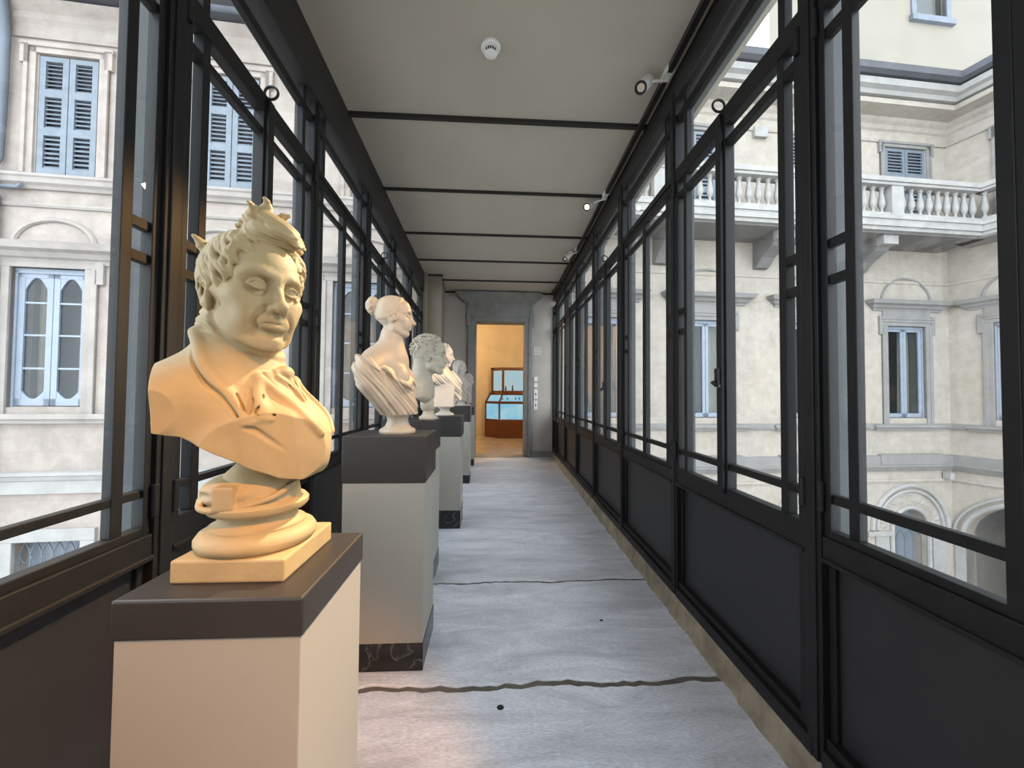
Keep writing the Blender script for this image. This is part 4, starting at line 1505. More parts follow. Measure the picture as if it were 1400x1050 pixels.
    def build(self, name, m, parent, smooth_iter=0):
        V, Q = self.mesh()
        if smooth_iter:
            for _ in range(smooth_iter):
                acc = np.zeros_like(V); w = np.zeros(len(V))
                for a, b in ((0, 1), (1, 2), (2, 3), (3, 0)):
                    np.add.at(acc, Q[:, a], V[Q[:, b]]); np.add.at(w, Q[:, a], 1)
                    np.add.at(acc, Q[:, b], V[Q[:, a]]); np.add.at(w, Q[:, b], 1)
                V = V * .5 + .5 * acc / np.maximum(w, 1)[:, None]
        me = bpy.data.meshes.new(name)
        me.vertices.add(len(V))
        me.vertices.foreach_set('co', V.astype(np.float32).ravel())
        me.loops.add(len(Q) * 4)
        me.loops.foreach_set('vertex_index', Q.astype(np.int32).ravel())
        me.polygons.add(len(Q))
        me.polygons.foreach_set('loop_start', np.arange(0, len(Q) * 4, 4, dtype=np.int32))
        me.update(calc_edges=True)
        me.validate()
        me.shade_smooth()
        me.materials.append(MATS[m])
        o = bpy.data.objects.new(name, me)
        COL.objects.link(o)
        o.parent = parent
        return o

def smooth_path(pts, n=6):
    """Catmull-Rom through points"""
    P = [np.array(p, float) for p in pts]
    P = [2 * P[0] - P[1]] + P + [2 * P[-1] - P[-2]]
    out = []
    for i in range(1, len(P) - 2):
        for j in range(n):
            t = j / n
            a, b, c, d = P[i - 1], P[i], P[i + 1], P[i + 2]
            out.append(.5 * (2 * b + (c - a) * t + (2 * a - 5 * b + 4 * c - d) * t * t + (3 * b - a - 3 * c + d) * t ** 3))
    out.append(P[-2])
    return out

def taper(n, r0, r1, r2):
    """radii: start r0, belly r1, end r2"""
    o = []
    for i in range(n):
        t = i / (n - 1)
        o.append(r0 + (r1 - r0) * t / .4 if t < .4 else r1 + (r2 - r1) * (t - .4) / .6)
    return o

def head(c, F, male=True, age=0.5, detail=True, ears=True, neck=True):
    """a sculpted human head; frame origin between the ears at eye level, x forward, y left, z up"""
    A = lambda *a, **kw: c.ell(*a, F=F, **kw)
    P = lambda *a, **kw: c.path(*a, F=F, **kw)
    # skull
    A((-.014, 0, .034), (.096, .074, .082), k=.01)
    A((.034, 0, .042), (.058, .060, .058), k=.02)
    A((.055, 0, .030), (.036, .046, .030), k=.02)
    A((-.020, 0, -.005), (.078, .066, .06), k=.03)
    # face mass, jaw
    A((.036, 0, -.030), (.052, .055, .070), k=.03)
    A((.034, 0, -.072), (.048, .047, .040), k=.025)
    A((.068, 0, -.101), (.020, .024, .017), k=.022)
    for s in (-1, 1):
        A((.012, s * .048, -.060), (.028, .014, .034), k=.022)
        P([(.010, s * .052, -.078), (.05, s * .033, -.101), (.068, s * .012, -.108)], [.010, .010, .009], k=.02)
        A((.056, s * .046, -.024), (.022, .018, .016), k=.022)       # cheekbone
        P([(.05, s * .052, -.02), (.01, s * .068, -.012)], [.009, .007], k=.02)
        A((.068, s * .034, -.050), (.018, .018, .024), k=.022)      # cheek
    # brow ridge
    for s in (-1, 1):
        P(smooth_path([(.086, s * .008, .017), (.089, s * .024, .024), (.079, s * .042, .024), (.064, s * .053, .016)], 4),
          .0066 if male else .0046, k=.014)
    A((.087, 0, .017), (.009, .014, .010), k=.012)                   # glabella
    # eye sockets
    for s in (-1, 1):
        A((.094, s * .031, .002), (.018, .0195, .0125), k=.014, mode='cut')
        A((.088, s * .017, .001), (.010, .007, .011), k=.010, mode='cut')
    # nose
    P([(.086, 0, .014), (.095, 0, -.004), (.109, 0, -.026), (.116, 0, -.038)], [.0070, .0068, .0078, .0096], k=.012)
    P([(.080, 0, .0), (.086, 0, -.036)], [.012, .017], k=.012)
    A((.1145, 0, -.0400), (.0105, .0108, .0092), k=.008)
    for s in (-1, 1):
        A((.098, s * .0125, -.0435), (.0115, .0068, .0078), k=.006)
        if detail:
            A((.104, s * .0062, -.0515), (.0055, .0032, .0040), k=.003, mode='cut')
            P([(.0895, s * .0185, -.040), (.094, s * .0195, -.046), (.091, s * .016, -.052)], .0022, k=.005, mode='cut')
    M0 = lambda pts: [(p[0], p[1], p[2] + .004) for p in pts]
    # mouth
    A((.082, 0, -.064), (.015, .030, .018), k=.018)
    P(smooth_path(M0([(.083, -.023, -.0725), (.0915, -.012, -.0690), (.0955, -.004, -.0668), (.0948, 0, -.0676), (.0955, .004, -.0668), (.0915, .012, -.0690), (.083, .023, -.0725)]), 4), taper(25, .0030, .0048, .0030), k=.008)
    P(smooth_path(M0([(.084, -.018, -.0770), (.0915, -.009, -.0806), (.0935, 0, -.0814), (.0915, .009, -.0806), (.084, .018, -.0770)]), 4), [.003 + .0030 * math.sin(PI * i / 16) for i in range(17)], k=.008)
    if detail:
        P(smooth_path(M0([(.0865, -.025, -.0755), (.0955, -.012, -.0738), (.0995, 0, -.0745), (.0955, .012, -.0738), (.0865, .025, -.0755)]), 4), taper(17, .0008, .0016, .0008), k=.005, mode='cut')
        P([(.1015, 0, -.053), (.1005, 0, -.058)], .0026, k=.006, mode='cut')
    A((.094, 0, -.0880), (.009, .020, .0045), k=.010, mode='cut')    # crease over the chin
    # eyes
    for s in (-1, 1):
        e = (.0750, s * .0315, .0010)
        A(e, (.0122, .0135, .0122), k=.002)
        if detail:
            up, dn = [], []
            for i in range(9):
                t = -1.0 + 2.0 * i / 8
                yy = e[1] + t * .0158
                lift = (1 - t * t)
                xx = e[0] + .0128 * math.sqrt(max(0.02, 1 - (t * .92) ** 2)) - .0005
                up.append((xx, yy, .0005 + .0092 * lift - .0006))
                dn.append((xx - .0005, yy, .0005 - .0074 * lift - .0004))
            P(up, .0021, k=.001)
            P(dn, .0018, k=.001)
            P([(p[0] - .001, p[1], p[2] + .0046) for p in up], .0016, k=.003, mode='cut')
            ring = [(e[0] + .0117, e[1] + .0046 * math.cos(q), .0008 + .0046 * math.sin(q)) for q in [2 * PI * i / 12 for i in range(13)]]
            P(ring, .0012, k=.0006, mode='cut')
            A((e[0] + .0122, e[1], .0012), (.0024, .0022, .0022), k=.0006, mode='cut')
    # folds of age
    if age > .3:
        for s in (-1, 1):
            P(smooth_path([(.095, s * .019, -.040), (.088, s * .029, -.056), (.078, s * .033, -.076)], 4), .0022 * age + .0006, k=.010, mode='cut')
            P(smooth_path([(.084, s * .020, -.014), (.083, s * .034, -.0165), (.074, s * .044, -.011)], 4), .0020 * age + .0006, k=.007, mode='cut')
            P(smooth_path([(.080, s * .027, -.078), (.073, s * .030, -.094)], 4), .0022 * age, k=.009, mode='cut')
        P([(.0975, -.005, .011), (.0965, -.0055, .022)], .0013, k=.004, mode='cut')
        P([(.0975, .005, .011), (.0965, .0055, .022)], .0013, k=.004, mode='cut')
    # ears
    if ears:
        for s in (-1, 1):
            R = rot3(s * 22, -12, s * -8)
            A((-.012, s * .0745, -.018), (.0190, .0078, .034), R=R, k=.006)
            if detail:
                rim = [(-.000, s * .0765, -.010), (.001, s * .0785, .010), (-.010, s * .083, .019), (-.023, s * .085, .012), (-.027, s * .084, -.004), (-.022, s * .080, -.022), (-.014, s * .077, -.036)]
                A((-.010, s * .0835, -.010), (.010, .0048, .016), R=R, k=.004, mode='cut')
                P(smooth_path(rim, 4), taper(25, .0032, .0040, .0044), k=.004)
                A((-.010, s * .077, -.036), (.008, .006, .0085), k=.005)
                P(smooth_path([(-.006, s * .080, .004), (-.017, s * .083, .0), (-.018, s * .081, -.018)], 4), .0026, k=.004)
                A((.002, s * .0775, -.013), (.0045, .0035, .0055), k=.004)
    if neck:
        w = 1.0 if male else .84
        c.cone((-.026, 0, -.045), (-.040, 0, -.175), .057 * w, .060 * w, k=.03, F=F)
        c.cone((.0, 0, -.10), (-.020, 0, -.175), .040 * w, .048 * w, k=.03, F=F)

def clay_material(name, col, var, rough, bump):
    m = mat(name, col, rough, var, 9.0, bump, 70.0)
    return m
def pleats(n, period, amp, warp=.0, seed=0):
    """rounded parallel folds: n = direction across the folds (x, |y|, z)"""
    k = 2 * PI / period
    def fn(x, y, z):
        ay = np.abs(y)
        p = x * n[0] + ay * n[1] + z * n[2] + warp * np.sin(x * 31 + z * 17 + seed) + warp * .7 * np.sin(z * 47 - ay * 29 + seed)
        s = np.sin(p * k + seed)
        return -amp * (np.abs(s) ** .8 * np.sign(s) * .6 + .4 * np.sin(p * k * 2.13 + 1.3 + seed))
    return fn
clay_material('plaster_cream', (0.44, 0.325, 0.165), 0.16, 0.62, 0.10)
clay_material('marble_warm', (0.52, 0.42, 0.32), 0.14, 0.45, 0.04)
clay_material('marble_grey', (0.50, 0.44, 0.35), 0.20, 0.55, 0.04)
clay_material('plaster_white', (0.60, 0.57, 0.52), 0.08, 0.55, 0.04)
clay_material('stone_grey', (0.46, 0.41, 0.35), 0.18, 0.60, 0.04)

def scalp(az, el, gr=1.0):
    """point on the skull: az 0 = forehead, 90 = left ear side, 180 = nape; el = height angle"""
    a, e = math.radians(az), math.radians(el)
    return np.array((-.014 + .100 * gr * math.cos(a) * math.cos(e), .0775 * gr * math.sin(a) * math.cos(e), .034 + .086 * gr * math.sin(e)))

def lock(c, F, az, el, daz, dele, r=.009, lift=.006, n=7, curl=0.0, k=.004, tip=.0025):
    pts = []
    for i in range(n):
        t = i / (n - 1)
        p = scalp(az + daz * t + curl * 14 * math.sin(t * PI * 1.5), el + dele * t, 1.0)
        nrm = p - np.array((-.014, 0, .034))
        nrm /= np.linalg.norm(nrm)
        pts.append(p + nrm * (lift * math.sin(PI * min(1, t * 1.05)) + (.004 if curl else 0) * t))
    c.path(pts, taper(n, r * .75, r, tip), k=k, F=F)

def bust_clip(poly, zlow, kz=.85, lean=0.0, zref=.25):
    """plan polygon (counter-clockwise, convex) and lower edge curve as one distance-like field"""
    n = len(poly)
    E = []
    for i in range(n):
        (xa, ya), (xb, yb) = poly[i], poly[(i + 1) % n]
        L = math.hypot(xb - xa, yb - ya)
        E.append(((yb - ya) / L, -(xb - xa) / L, (yb - ya) / L * xa - (xb - xa) / L * ya))
    zx = [q[0] for q in zlow]
    zz = [q[1] for q in zlow]
    def fn(x, y, z):
        d = None
        for nx, ny, cc in E:
            e = (nx * x + ny * y - cc + lean * abs(ny) ** 2 * (zref - z)) / math.sqrt(1 + lean * lean * ny ** 4)
            d = e if d is None else np.maximum(d, e)
        lo = np.interp(x.ravel(), zx, zz).reshape(x.shape)
        return np.maximum(d, (lo - z) * kz)
    return fn

BUST_H = 1.0
# ------------------------------------------------------------------ 1: foreground plaster bust
def bust_short_hair():
    e = empty('portrait_bust', (-.455, .808, .865), 0, 'large cream plaster bust of a short-haired man in a high-collared coat, in the foreground', 'bust', 'portrait busts on the pedestals')
    HF = Frame((-.024, -.014, .530), rot3(-35, 0, -4), .98)
    c = Clay((-.18, -.17, .15), (.14, .17, .67), .0016)
    # torso
    c.ell((-.040, 0, .225), (.165, .120, .125), k=.02)
    for s in (-1, 1):
        c.path([(-.055, s * .04, .345), (-.105, s * .09, .325), (-.155, s * .160, .282)], [.060, .055, .046], k=.06)
        c.ell((.015, s * .050, .25), (.075, .05, .058), k=.05)
    c.ell((-.11, 0, .33), (.085, .12, .08), k=.05)
    # neck inside a standing collar
    c.cone((-.056, 0, .335), (-.058, -.002, .462), .098, .062, k=.040)
    c.cone((-.062, 0, .44), (-.060, 0, .472), .066, .058, k=.012)
    poly = [(-.160, 0), (-.142, -.08), (-.104, -.142), (.015, -.104), (.088, -.062), (.128, -.012), (.128, .012), (.088, .062), (.015, .104), (-.104, .142), (-.142, .08)]
    zl = [(-.3, .275), (-.20, .262), (-.144, .260), (-.107, .266), (-.074, .258), (-.023, .226), (.034, .192), (.060, .176), (.095, .168), (.115, .185), (.14, .225), (.2, .25)]
    c.clip(bust_clip(poly, zl, lean=.16, zref=.255), .0)
    # coat collar: thick standing fold round the back of the neck, lapels down the chest
    def on(pts, r, k=.008, mode='add', n=6):
        q = smooth_path(pts, n)
        rr = r if not isinstance(r, (list, tuple)) else list(np.interp(np.linspace(0, 1, len(q)), np.linspace(0, 1, len(r)), r))
        c.path(q, rr, k=k, mode=mode)
    COLLAR1(c, on)
    head(c, HF, True, 1.0, neck=False)
    c.cone((-.056, -.002, .50), (-.062, -.002, .42), .050, .056, k=.014)
    # heavier lower face
    for s in (-1, 1):
        c.ell((.044, s * .036, -.078), (.020, .016, .020), k=.02, F=HF)
        # dense straight brows
        c.path(smooth_path([(.0885, s * .011, .0175), (.0915, s * .024, .0225), (.0830, s * .041, .0250), (.070, s * .053, .0190)], 5), taper(16, .0034, .0046, .0014), k=.0025, F=HF)
    c.ell((.046, 0, -.108), (.030, .024, .011), k=.02, F=HF)
    for s in (-1, 1):           # shadowed line under the jaw
        c.path(smooth_path([(-.006, s * .068, -.058), (.014, s * .063, -.082), (.042, s * .046, -.109), (.064, s * .022, -.121), (.070, 0, -.123)], 5), .0060, k=.010, mode='cut', F=HF)
    c.rough(.0011, 60, 3)
    c.build('figure', 'plaster_cream', e)
    # hair
    h = Clay((-.17, -.14, .43), (.10, .13, .75), .0017)
    h.ell((-.018, 0, .038), (.106, .085, .096), k=.0, F=HF)
    h.ell((-.030, 0, .0), (.075, .073, .070), k=.02, F=HF)
    Rinv, T, S = HF.R.T, HF.t, HF.s
    def hairline(x, y, z):
        qx = ((x - T[0]) * Rinv[0, 0] + (y - T[1]) * Rinv[0, 1] + (z - T[2]) * Rinv[0, 2]) / S
        qz = ((x - T[0]) * Rinv[2, 0] + (y - T[1]) * Rinv[2, 1] + (z - T[2]) * Rinv[2, 2]) / S
        lim = np.where(qz > .100, .045, np.where(qz > .045, .010 + (qz - .045) * .55, .008))
        return np.maximum(qx - lim, np.maximum(-.075 - qz, (-.035 - qz) + np.maximum(0, (qx + .03)) * .9)) * S
    h.clip(hairline, .006)
    rs = random.Random(12)
    for s in (-1, 1):
        for az in range(48, 186, 9):
            for el in (62, 44, 26, 8, -10):
                if az < 62 and el < 30: continue
                if az < 75 and el < 5: continue
                if 70 < az < 112 and el < 5: continue
                lock(h, HF, s * (az + rs.uniform(-5, 5)), el + rs.uniform(-6, 6), s * rs.uniform(-30, -14), rs.uniform(-36, -22), rs.uniform(.0070, .0095), rs.uniform(.001, .004), curl=rs.uniform(-.4, .4), k=.006)
    # sideburns
    for s in (-1, 1):
        h.path(smooth_path([(.010, s * .070, .030), (.018, s * .0665, .005), (.022, s * .062, -.025), (.020, s * .058, -.050)], 4), taper(13, .010, .011, .005), k=.006, F=HF)
        h.path(smooth_path([(.020, s * .066, .020), (.028, s * .063, -.004), (.030, s * .059, -.028)], 4), taper(9, .005, .006, .003), k=.004, F=HF)
    for (p, r) in (((.028, .060, -.046), .011), ((.036, .055, -.064), .011), ((.034, .056, -.084), .011), ((.026, .060, -.068), .009)):
        h.ell(p, (r, r * .8, r), k=.004, F=HF)
    # brushed-forward quiff and upright tufts
    Q = lambda pts, rs_, k=.006: h.path(smooth_path(pts, 5), taper(5 * (len(pts) - 1) + 1, *rs_), k=k, F=HF)
    h.ell((.030, .004, .118), (.048, .042, .034), R=rot3(20, 6, 0), k=.012, F=HF)
    h.ell((.060, .026, .116), (.026, .024, .022), k=.012, F=HF)
    for i in range(7):          # strands combed over the front towards the left temple
        u = i / 6.0
        y0 = -.032 + .036 * u
        z0 = .130 + .018 * math.sin(PI * min(1, .25 + u))
        Q([(-.016, y0, z0 - .006), (.024, y0 + .004, z0 + .010), (.060 - .006 * u, y0 + .020 + .006 * u, z0), (.084 - .014 * u, y0 + .044, z0 - .016), (.090 - .020 * u, y0 + .060 - .008 * u, z0 - .034 + .010 * u)], (.007, .009, .003), k=.004)
    for i in range(4):          # underside of the quiff along the forehead
        u = i / 3.0
        Q([(.030 + .01 * u, -.034 + .006 * u, .112 + .008 * u), (.064 + .006 * u, -.014 + .008 * u, .114 + .010 * u), (.086, .014 + .006 * u, .108 + .010 * u), (.088 - .004 * u, .036 + .006 * u, .096 + .008 * u)], (.006, .008, .003), k=.004)
    Q([(.000, -.020, .126), (.024, -.026, .148), (.042, -.034, .160), (.054, -.048, .160)], (.012, .012, .003))
    Q([(.012, -.006, .130), (.034, -.010, .158), (.046, -.012, .174), (.050, -.020, .184)], (.012, .013, .003))
    Q([(.018, .012, .130), (.044, .016, .158), (.058, .026, .168)], (.011, .012, .003))
    Q([(.000, -.052, .092), (.030, -.058, .088), (.050, -.056, .076), (.056, -.054, .062)], (.009, .009, .003))
    Q([(-.02, .03, .112), (.0, .045, .128), (.022, .058, .126), (.04, .066, .108)], (.012, .014, .005))
    Q([(-.060, -.060, .070), (-.064, -.076, .092), (-.066, -.088, .104)], (.010, .010, .003))
    Q([(-.050, -.02, .112), (-.062, -.03, .124), (-.075, -.042, .122)], (.011, .011, .005))
    Q([(.045, -.050, .085), (.050, -.062, .066), (.040, -.070, .044), (.028, -.074, .026)], (.007, .009, .004))
    Q([(.055, .045, .090), (.052, .062, .070), (.040, .070, .045), (.028, .072, .02)], (.008, .010, .005))
    for (y, z) in ((.052, .056), (.058, .040), (.060, .026)):
        Q([(.060, y, z + .010), (.072, y - .004, z), (.075, y - .010, z - .006)], (.004, .005, .002))
    h.displace(pleats((.55, .5, .62), .0135, .0013, .004, 4))
    h.build('hair', 'plaster_cream', e)
    # eyebrows as carved ridges belong to the figure; socle and plinth below
    m = MB()
    m.lathe([(.092, .038), (.099, .042), (.104, .050), (.104, .058), (.098, .067), (.089, .072), (.084, .073), (.0838, .0775), (.076, .080), (.070, .086), (.0675, .093), (.068, .0985), (.0685, .101),
             (.075, .102), (.084, .105), (.0885, .111), (.0885, .119), (.083, .125), (.075, .1275), (.0735, .130), (.070, .150), (.060, .175), (.040, .195)], (-.010, 0, 0), 64)
    m.build('socle', 'plaster_cream', e, True)
    k = Clay((-.13, -.11, .10), (.09, .11, .22), .003)
    k.ell((-.030, -.006, .142), (.078, .076, .036), k=.0)
    k.ell((-.006, .006, .166), (.055, .055, .035), k=.02)
    k.path(smooth_path([(-.104, -.03, .126), (-.07, -.073, .120), (-.01, -.078, .122), (.045, -.055, .138), (.066, -.01, .156)], 5), .006, k=.006)
    k.path(smooth_path([(-.09, -.05, .140), (-.05, -.082, .146), (.0, -.08, .158), (.04, -.058, .170)], 5), .005, k=.008, mode='cut')
    k.field((-.046, -.10, .120), (-.008, -.06, .166), lambda x, y, z: np.maximum(np.maximum(np.abs(x + .026) - .018, np.abs(z - .142) - .021), np.abs(y + .075) - .012), .003)
    k.rough(.0008, 80, 2)
    k.build('socle_block', 'plaster_cream', e)
    MB().box((-.102, -.100, 0), (.092, .104, .040)).build('plinth', 'plaster_cream', e, bevel=.004)
    return e

def COLLAR1(c, on):
    # standing collar rim, tilted: high behind, low in front
    ring = [(-.052 + .071 * math.cos(a), .069 * math.sin(a), .441 - .036 * math.cos(a) + .012 * math.sin(a) ** 2) for a in [2 * PI * i / 24 for i in range(25)]]
    c.path(ring, .0055, k=.007)
    # cravat wound round the neck under the chin
    for r, z, dz in ((.064, .450, .034), (.061, .462, .032), (.068, .436, .036)):
        ring = [(-.056 + r * math.cos(a), r * .98 * math.sin(a) - .003, z - dz * math.cos(a)) for a in [2 * PI * i / 24 for i in range(25)]]
        c.path(ring, .0042, k=.003)
    # broad turned-down coat collar on either side
    for s in (1, -1):
        M = lambda pts: [(p[0], s * p[1], p[2]) for p in pts]
        on(M([(-.100, -.062, .446), (-.062, -.098, .396), (-.034, -.106, .357), (-.014, -.102, .336), (.003, -.100, .314), (.019, -.098, .288)]), [.010, .010, .009, .006], k=.012)
        on(M([(-.098, -.074, .430), (-.066, -.107, .386), (-.040, -.114, .350), (-.018, -.110, .329), (-.002, -.107, .308), (.016, -.104, .284)]), [.0030, .0035, .003], k=.004, mode='cut')
        # lapel plate: ridged free edge and the notch
        E1 = [(.020, -.064, .364), (.034, -.058, .350), (.050, -.052, .333), (.078, -.047, .309), (.103, -.041, .282), (.119, -.024, .256)]
        on(M(E1), [.006, .0075, .006], k=.010)
        on(M([(p[0] + .004, p[1] + .010, p[2] + .005) for p in E1]), .0042, k=.004, mode='cut')
        on(M([(.022, -.068, .358), (.030, -.084, .318), (.046, -.082, .290)]), [.006, .008, .006], k=.014)
        on(M([(.034, -.077, .328), (.036, -.089, .309), (.034, -.093, .297), (.043, -.089, .2935), (.057, -.080, .294)]), .0030, k=.003, mode='cut')
        for q in ([(.027, -.075, .340), (.026, -.090, .316), (.023, -.099, .290)], [(.017, -.085, .340), (.023, -.093, .313), (.022, -.100, .290)], [(.001, -.098, .330), (.012, -.100, .309), (.021, -.100, .290)]):
            on(M(q), [.0022, .0030, .0018], k=.004, mode='cut')
        on(M([(.021, -.101, .273), (.036, -.093, .265), (.053, -.083, .248), (.071, -.073, .231), (.083, -.067, .222)]), [.0045, .0050, .0018], k=.004, mode='cut')
        on(M([(.019, -.101, .279), (.030, -.095, .281), (.041, -.090, .287), (.056, -.083, .286)]), [.0045, .004, .003], k=.006)
    # knotted cravat at the throat with creased shirt front
    c.ell((.036, -.002, .374), (.014, .020, .014), k=.008)
    for q in ([(.036, -.030, .366), (.046, -.016, .352), (.060, -.006, .332)], [(.040, .028, .366), (.050, .014, .350), (.062, .002, .330)], [(.030, -.028, .376), (.036, -.004, .378), (.030, .026, .382)],
              [(.044, -.004, .362), (.060, .000, .336), (.082, -.002, .306)], [(.048, .016, .350), (.066, .012, .326), (.088, .006, .298)]):
        on(q, [.0045, .006, .003], k=.006)
    for q in ([(.043, -.022, .358), (.056, -.011, .340), (.072, -.006, .318)], [(.045, .010, .356), (.060, .007, .334), (.078, .003, .310)]):
        on(q, [.0025, .003, .0015], k=.003, mode='cut')

bust_short_hair()

def round_socle(m, cx, rb, rn, rt, h):
    """turned marble foot: wide base, waist, small cap"""
    m.lathe([(rb * .94, 0), (rb, h * .06), (rb * 1.0, h * .16), (rb * .95, h * .22), (rb * .86, h * .25), (rb * .70, h * .34), (rn * 1.08, h * .50), (rn, h * .62), (rn * 1.06, h * .76), (rt * .94, h * .84), (rt, h * .88), (rt, h)], (cx, 0, 0), 44)
    return m

def short_curls(h, HF, seed, r=.012, az0=48, els=(70, 52, 34, 16, -2, -18), face=True):
    rs = random.Random(seed)
    for s in (-1, 1):
        for az in range(0 if face else az0, 184, 15):
            for el in els:
                if az < 40 and el < 42: continue
                if az < 58 and el < 24: continue
                if 62 < az < 118 and el < 12: continue
                a = s * (az + rs.uniform(-6, 6))
                e0 = el + rs.uniform(-7, 7)
                c0 = scalp(a, e0, 1.0)
                n = c0 - np.array((-.014, 0, .034)); n /= np.linalg.norm(n)
                t1 = np.cross(n, (0, 0, 1.0)); t1 /= np.linalg.norm(t1) + 1e-9
                t2 = np.cross(n, t1)
                ph = rs.uniform(0, 6.28)
                sg = rs.choice((-1, 1))
                pts = []
                for i in range(8):
                    q = ph + sg * i * .62
                    rr = r * (1.0 - .09 * i)
                    pts.append(c0 + n * (.004 + .0014 * i) + (t1 * math.cos(q) + t2 * math.sin(q)) * rr)
                h.path(pts, taper(8, .0052, .0056, .003), k=.003, F=HF)

def hair_cap(h, HF, grow=1.03, line=.010, low=-.06):
    h.ell((-.016, 0, .036), (.098 * grow, .077 * grow, .085 * grow), k=0, F=HF)
    h.ell((-.034, 0, .0), (.072 * grow, .072 * grow, .068), k=.02, F=HF)
    R, T, S = HF.R.T, HF.t, HF.s
    def fn(x, y, z):
        qx = ((x - T[0]) * R[0, 0] + (y - T[1]) * R[0, 1] + (z - T[2]) * R[0, 2]) / S
        qz = ((x - T[0]) * R[2, 0] + (y - T[1]) * R[2, 1] + (z - T[2]) * R[2, 2]) / S
        lim = np.where(qz > .085, .055, np.where(qz > .03, line + (qz - .03) * .70, line))
        return np.maximum(np.maximum(qx - lim, low - qz), (-.03 - qz) + np.maximum(0, qx + .025) * 1.2) * S
    h.clip(fn, .005)

def eyebrow(c, F, female=False):
    for s in (-1, 1):
        c.path(smooth_path([(.0885, s * .011, .0175), (.0905, s * .024, .0225), (.0825, s * .041, .0240), (.070, s * .053, .0180)], 5), taper(16, .0022, .0030, .0012), k=.003, F=F)

# ------------------------------------------------------------------ 2: woman with a hair bun
def bust_woman():
    e = empty('portrait_bust', (-.44, 1.86, 1.012), 0, 'warm marble bust of a woman in profile with a hair bun and pleated drapery', 'bust', 'portrait busts on the pedestals')
    F = Frame((-.026, 0, .556), rot3(4, 1, 0), .80)
    c = Clay((-.22, -.24, .085), (.12, .24, .68), .0030)
    c.cone((-.062, 0, .295), (.002, 0, .120), .108, .055, k=.02)
    for s in (-1, 1):
        c.path([(-.060, s * .04, .345), (-.074, s * .100, .325), (-.092, s * .160, .295)], [.055, .056, .056], k=.05)
        c.ell((.010, s * .062, .262), (.050, .054, .052), k=.03)
    c.ell((-.10, 0, .33), (.072, .13, .075), k=.04)
    c.cone((-.050, 0, .36), (-.046, 0, .47), .060, .041, k=.05)
    c.cone((-.020, 0, .36), (-.030, 0, .45), .040, .034, k=.05)
    c.clip(lambda x, y, z: .092 - z + 0 * x + 0 * y)
    head(c, F, False, .12, neck=False)
    eyebrow(c, F)
    c.build('figure', 'marble_warm', e)
    # hair: smooth parted cap, plaited coil over the ear, bun
    h = Clay((-.20, -.12, .46), (.08, .12, .70), .0026)
    hair_cap(h, F, 1.05, .020, -.045)
    for s in (-1, 1):
        for i in range(7):
            u = i / 6.0
            h.path(smooth_path([(.040 - .045 * u, s * .006, .112 + .003 * u), (.040 - .05 * u, s * .050, .090), (.024 - .035 * u, s * .074, .040), (.004 - .018 * u, s * .079, .004 - .01 * u), (-.030, s * .076, -.012)], 4), .0052, k=.004, F=F)
        for i in range(9):      # soft curls in front of the ear
            q = i * .72
            h.ell((.016 + .014 * math.cos(q), s * .0745, -.010 + .020 * math.sin(q)), (.0085, .006, .0085), k=.004, F=F)
    bx, bz = -.128, .058
    h.ell((bx, 0, bz), (.040, .050, .053), k=.006, F=F)
    h.cone((-.10, 0, .05), (bx, 0, bz), .030, .026, k=.010, F=F)
    for j in range(3):
        for i in range(9):
            q = 2 * PI * i / 9 + j * .35
            rr = (.046, .036, .018)[j]
            h.ell((bx - .012 * j - .004, rr * math.cos(q), bz + rr * math.sin(q)), (.0125, .0120, .0125), k=.0012, F=F)
    h.build('hair', 'marble_warm', e)
    # drapery: pleats sweeping from the shoulder to the front under a scalloped shawl edge
    d = Clay((-.24, -.25, .085), (.14, .25, .45), .0026)
    d.cone((-.068, 0, .292), (.006, 0, .105), .118, .070, k=.02)
    for s in (-1, 1):
        d.path([(-.078, s * .100, .320), (-.100, s * .165, .292), (-.086, s * .160, .235), (-.040, s * .110, .17), (-.004, s * .05, .115)], [.062, .060, .056, .052, .046], k=.09)
        d.ell((.016, s * .060, .258), (.058, .058, .056), k=.04)
    d.ell((-.11, 0, .31), (.074, .14, .075), k=.06)
    zb = lambda x, y: .288 - .50 * (x + .02) + .020 * np.sin(x * 34 + np.abs(y) * 24) * (x > -.14) + .035 * np.abs(y)
    d.displace(pleats((.78, -.15, .60), .034, .0052, .004, 1))
    d.clip(lambda x, y, z: (z - zb(x, y)) * .8, .004)
    d.displace(lambda x, y, z: -.0065 * np.exp(-((z - zb(x, y) + .010) / .0085) ** 2))
    d.clip(lambda x, y, z: .090 - z + 0 * x + 0 * y)
    d.build('drapery', 'marble_warm', e)
    round_socle(MB(), -.004, .083, .047, .060, .100).build('socle', 'marble_warm', e, True)
    return e
bust_woman()

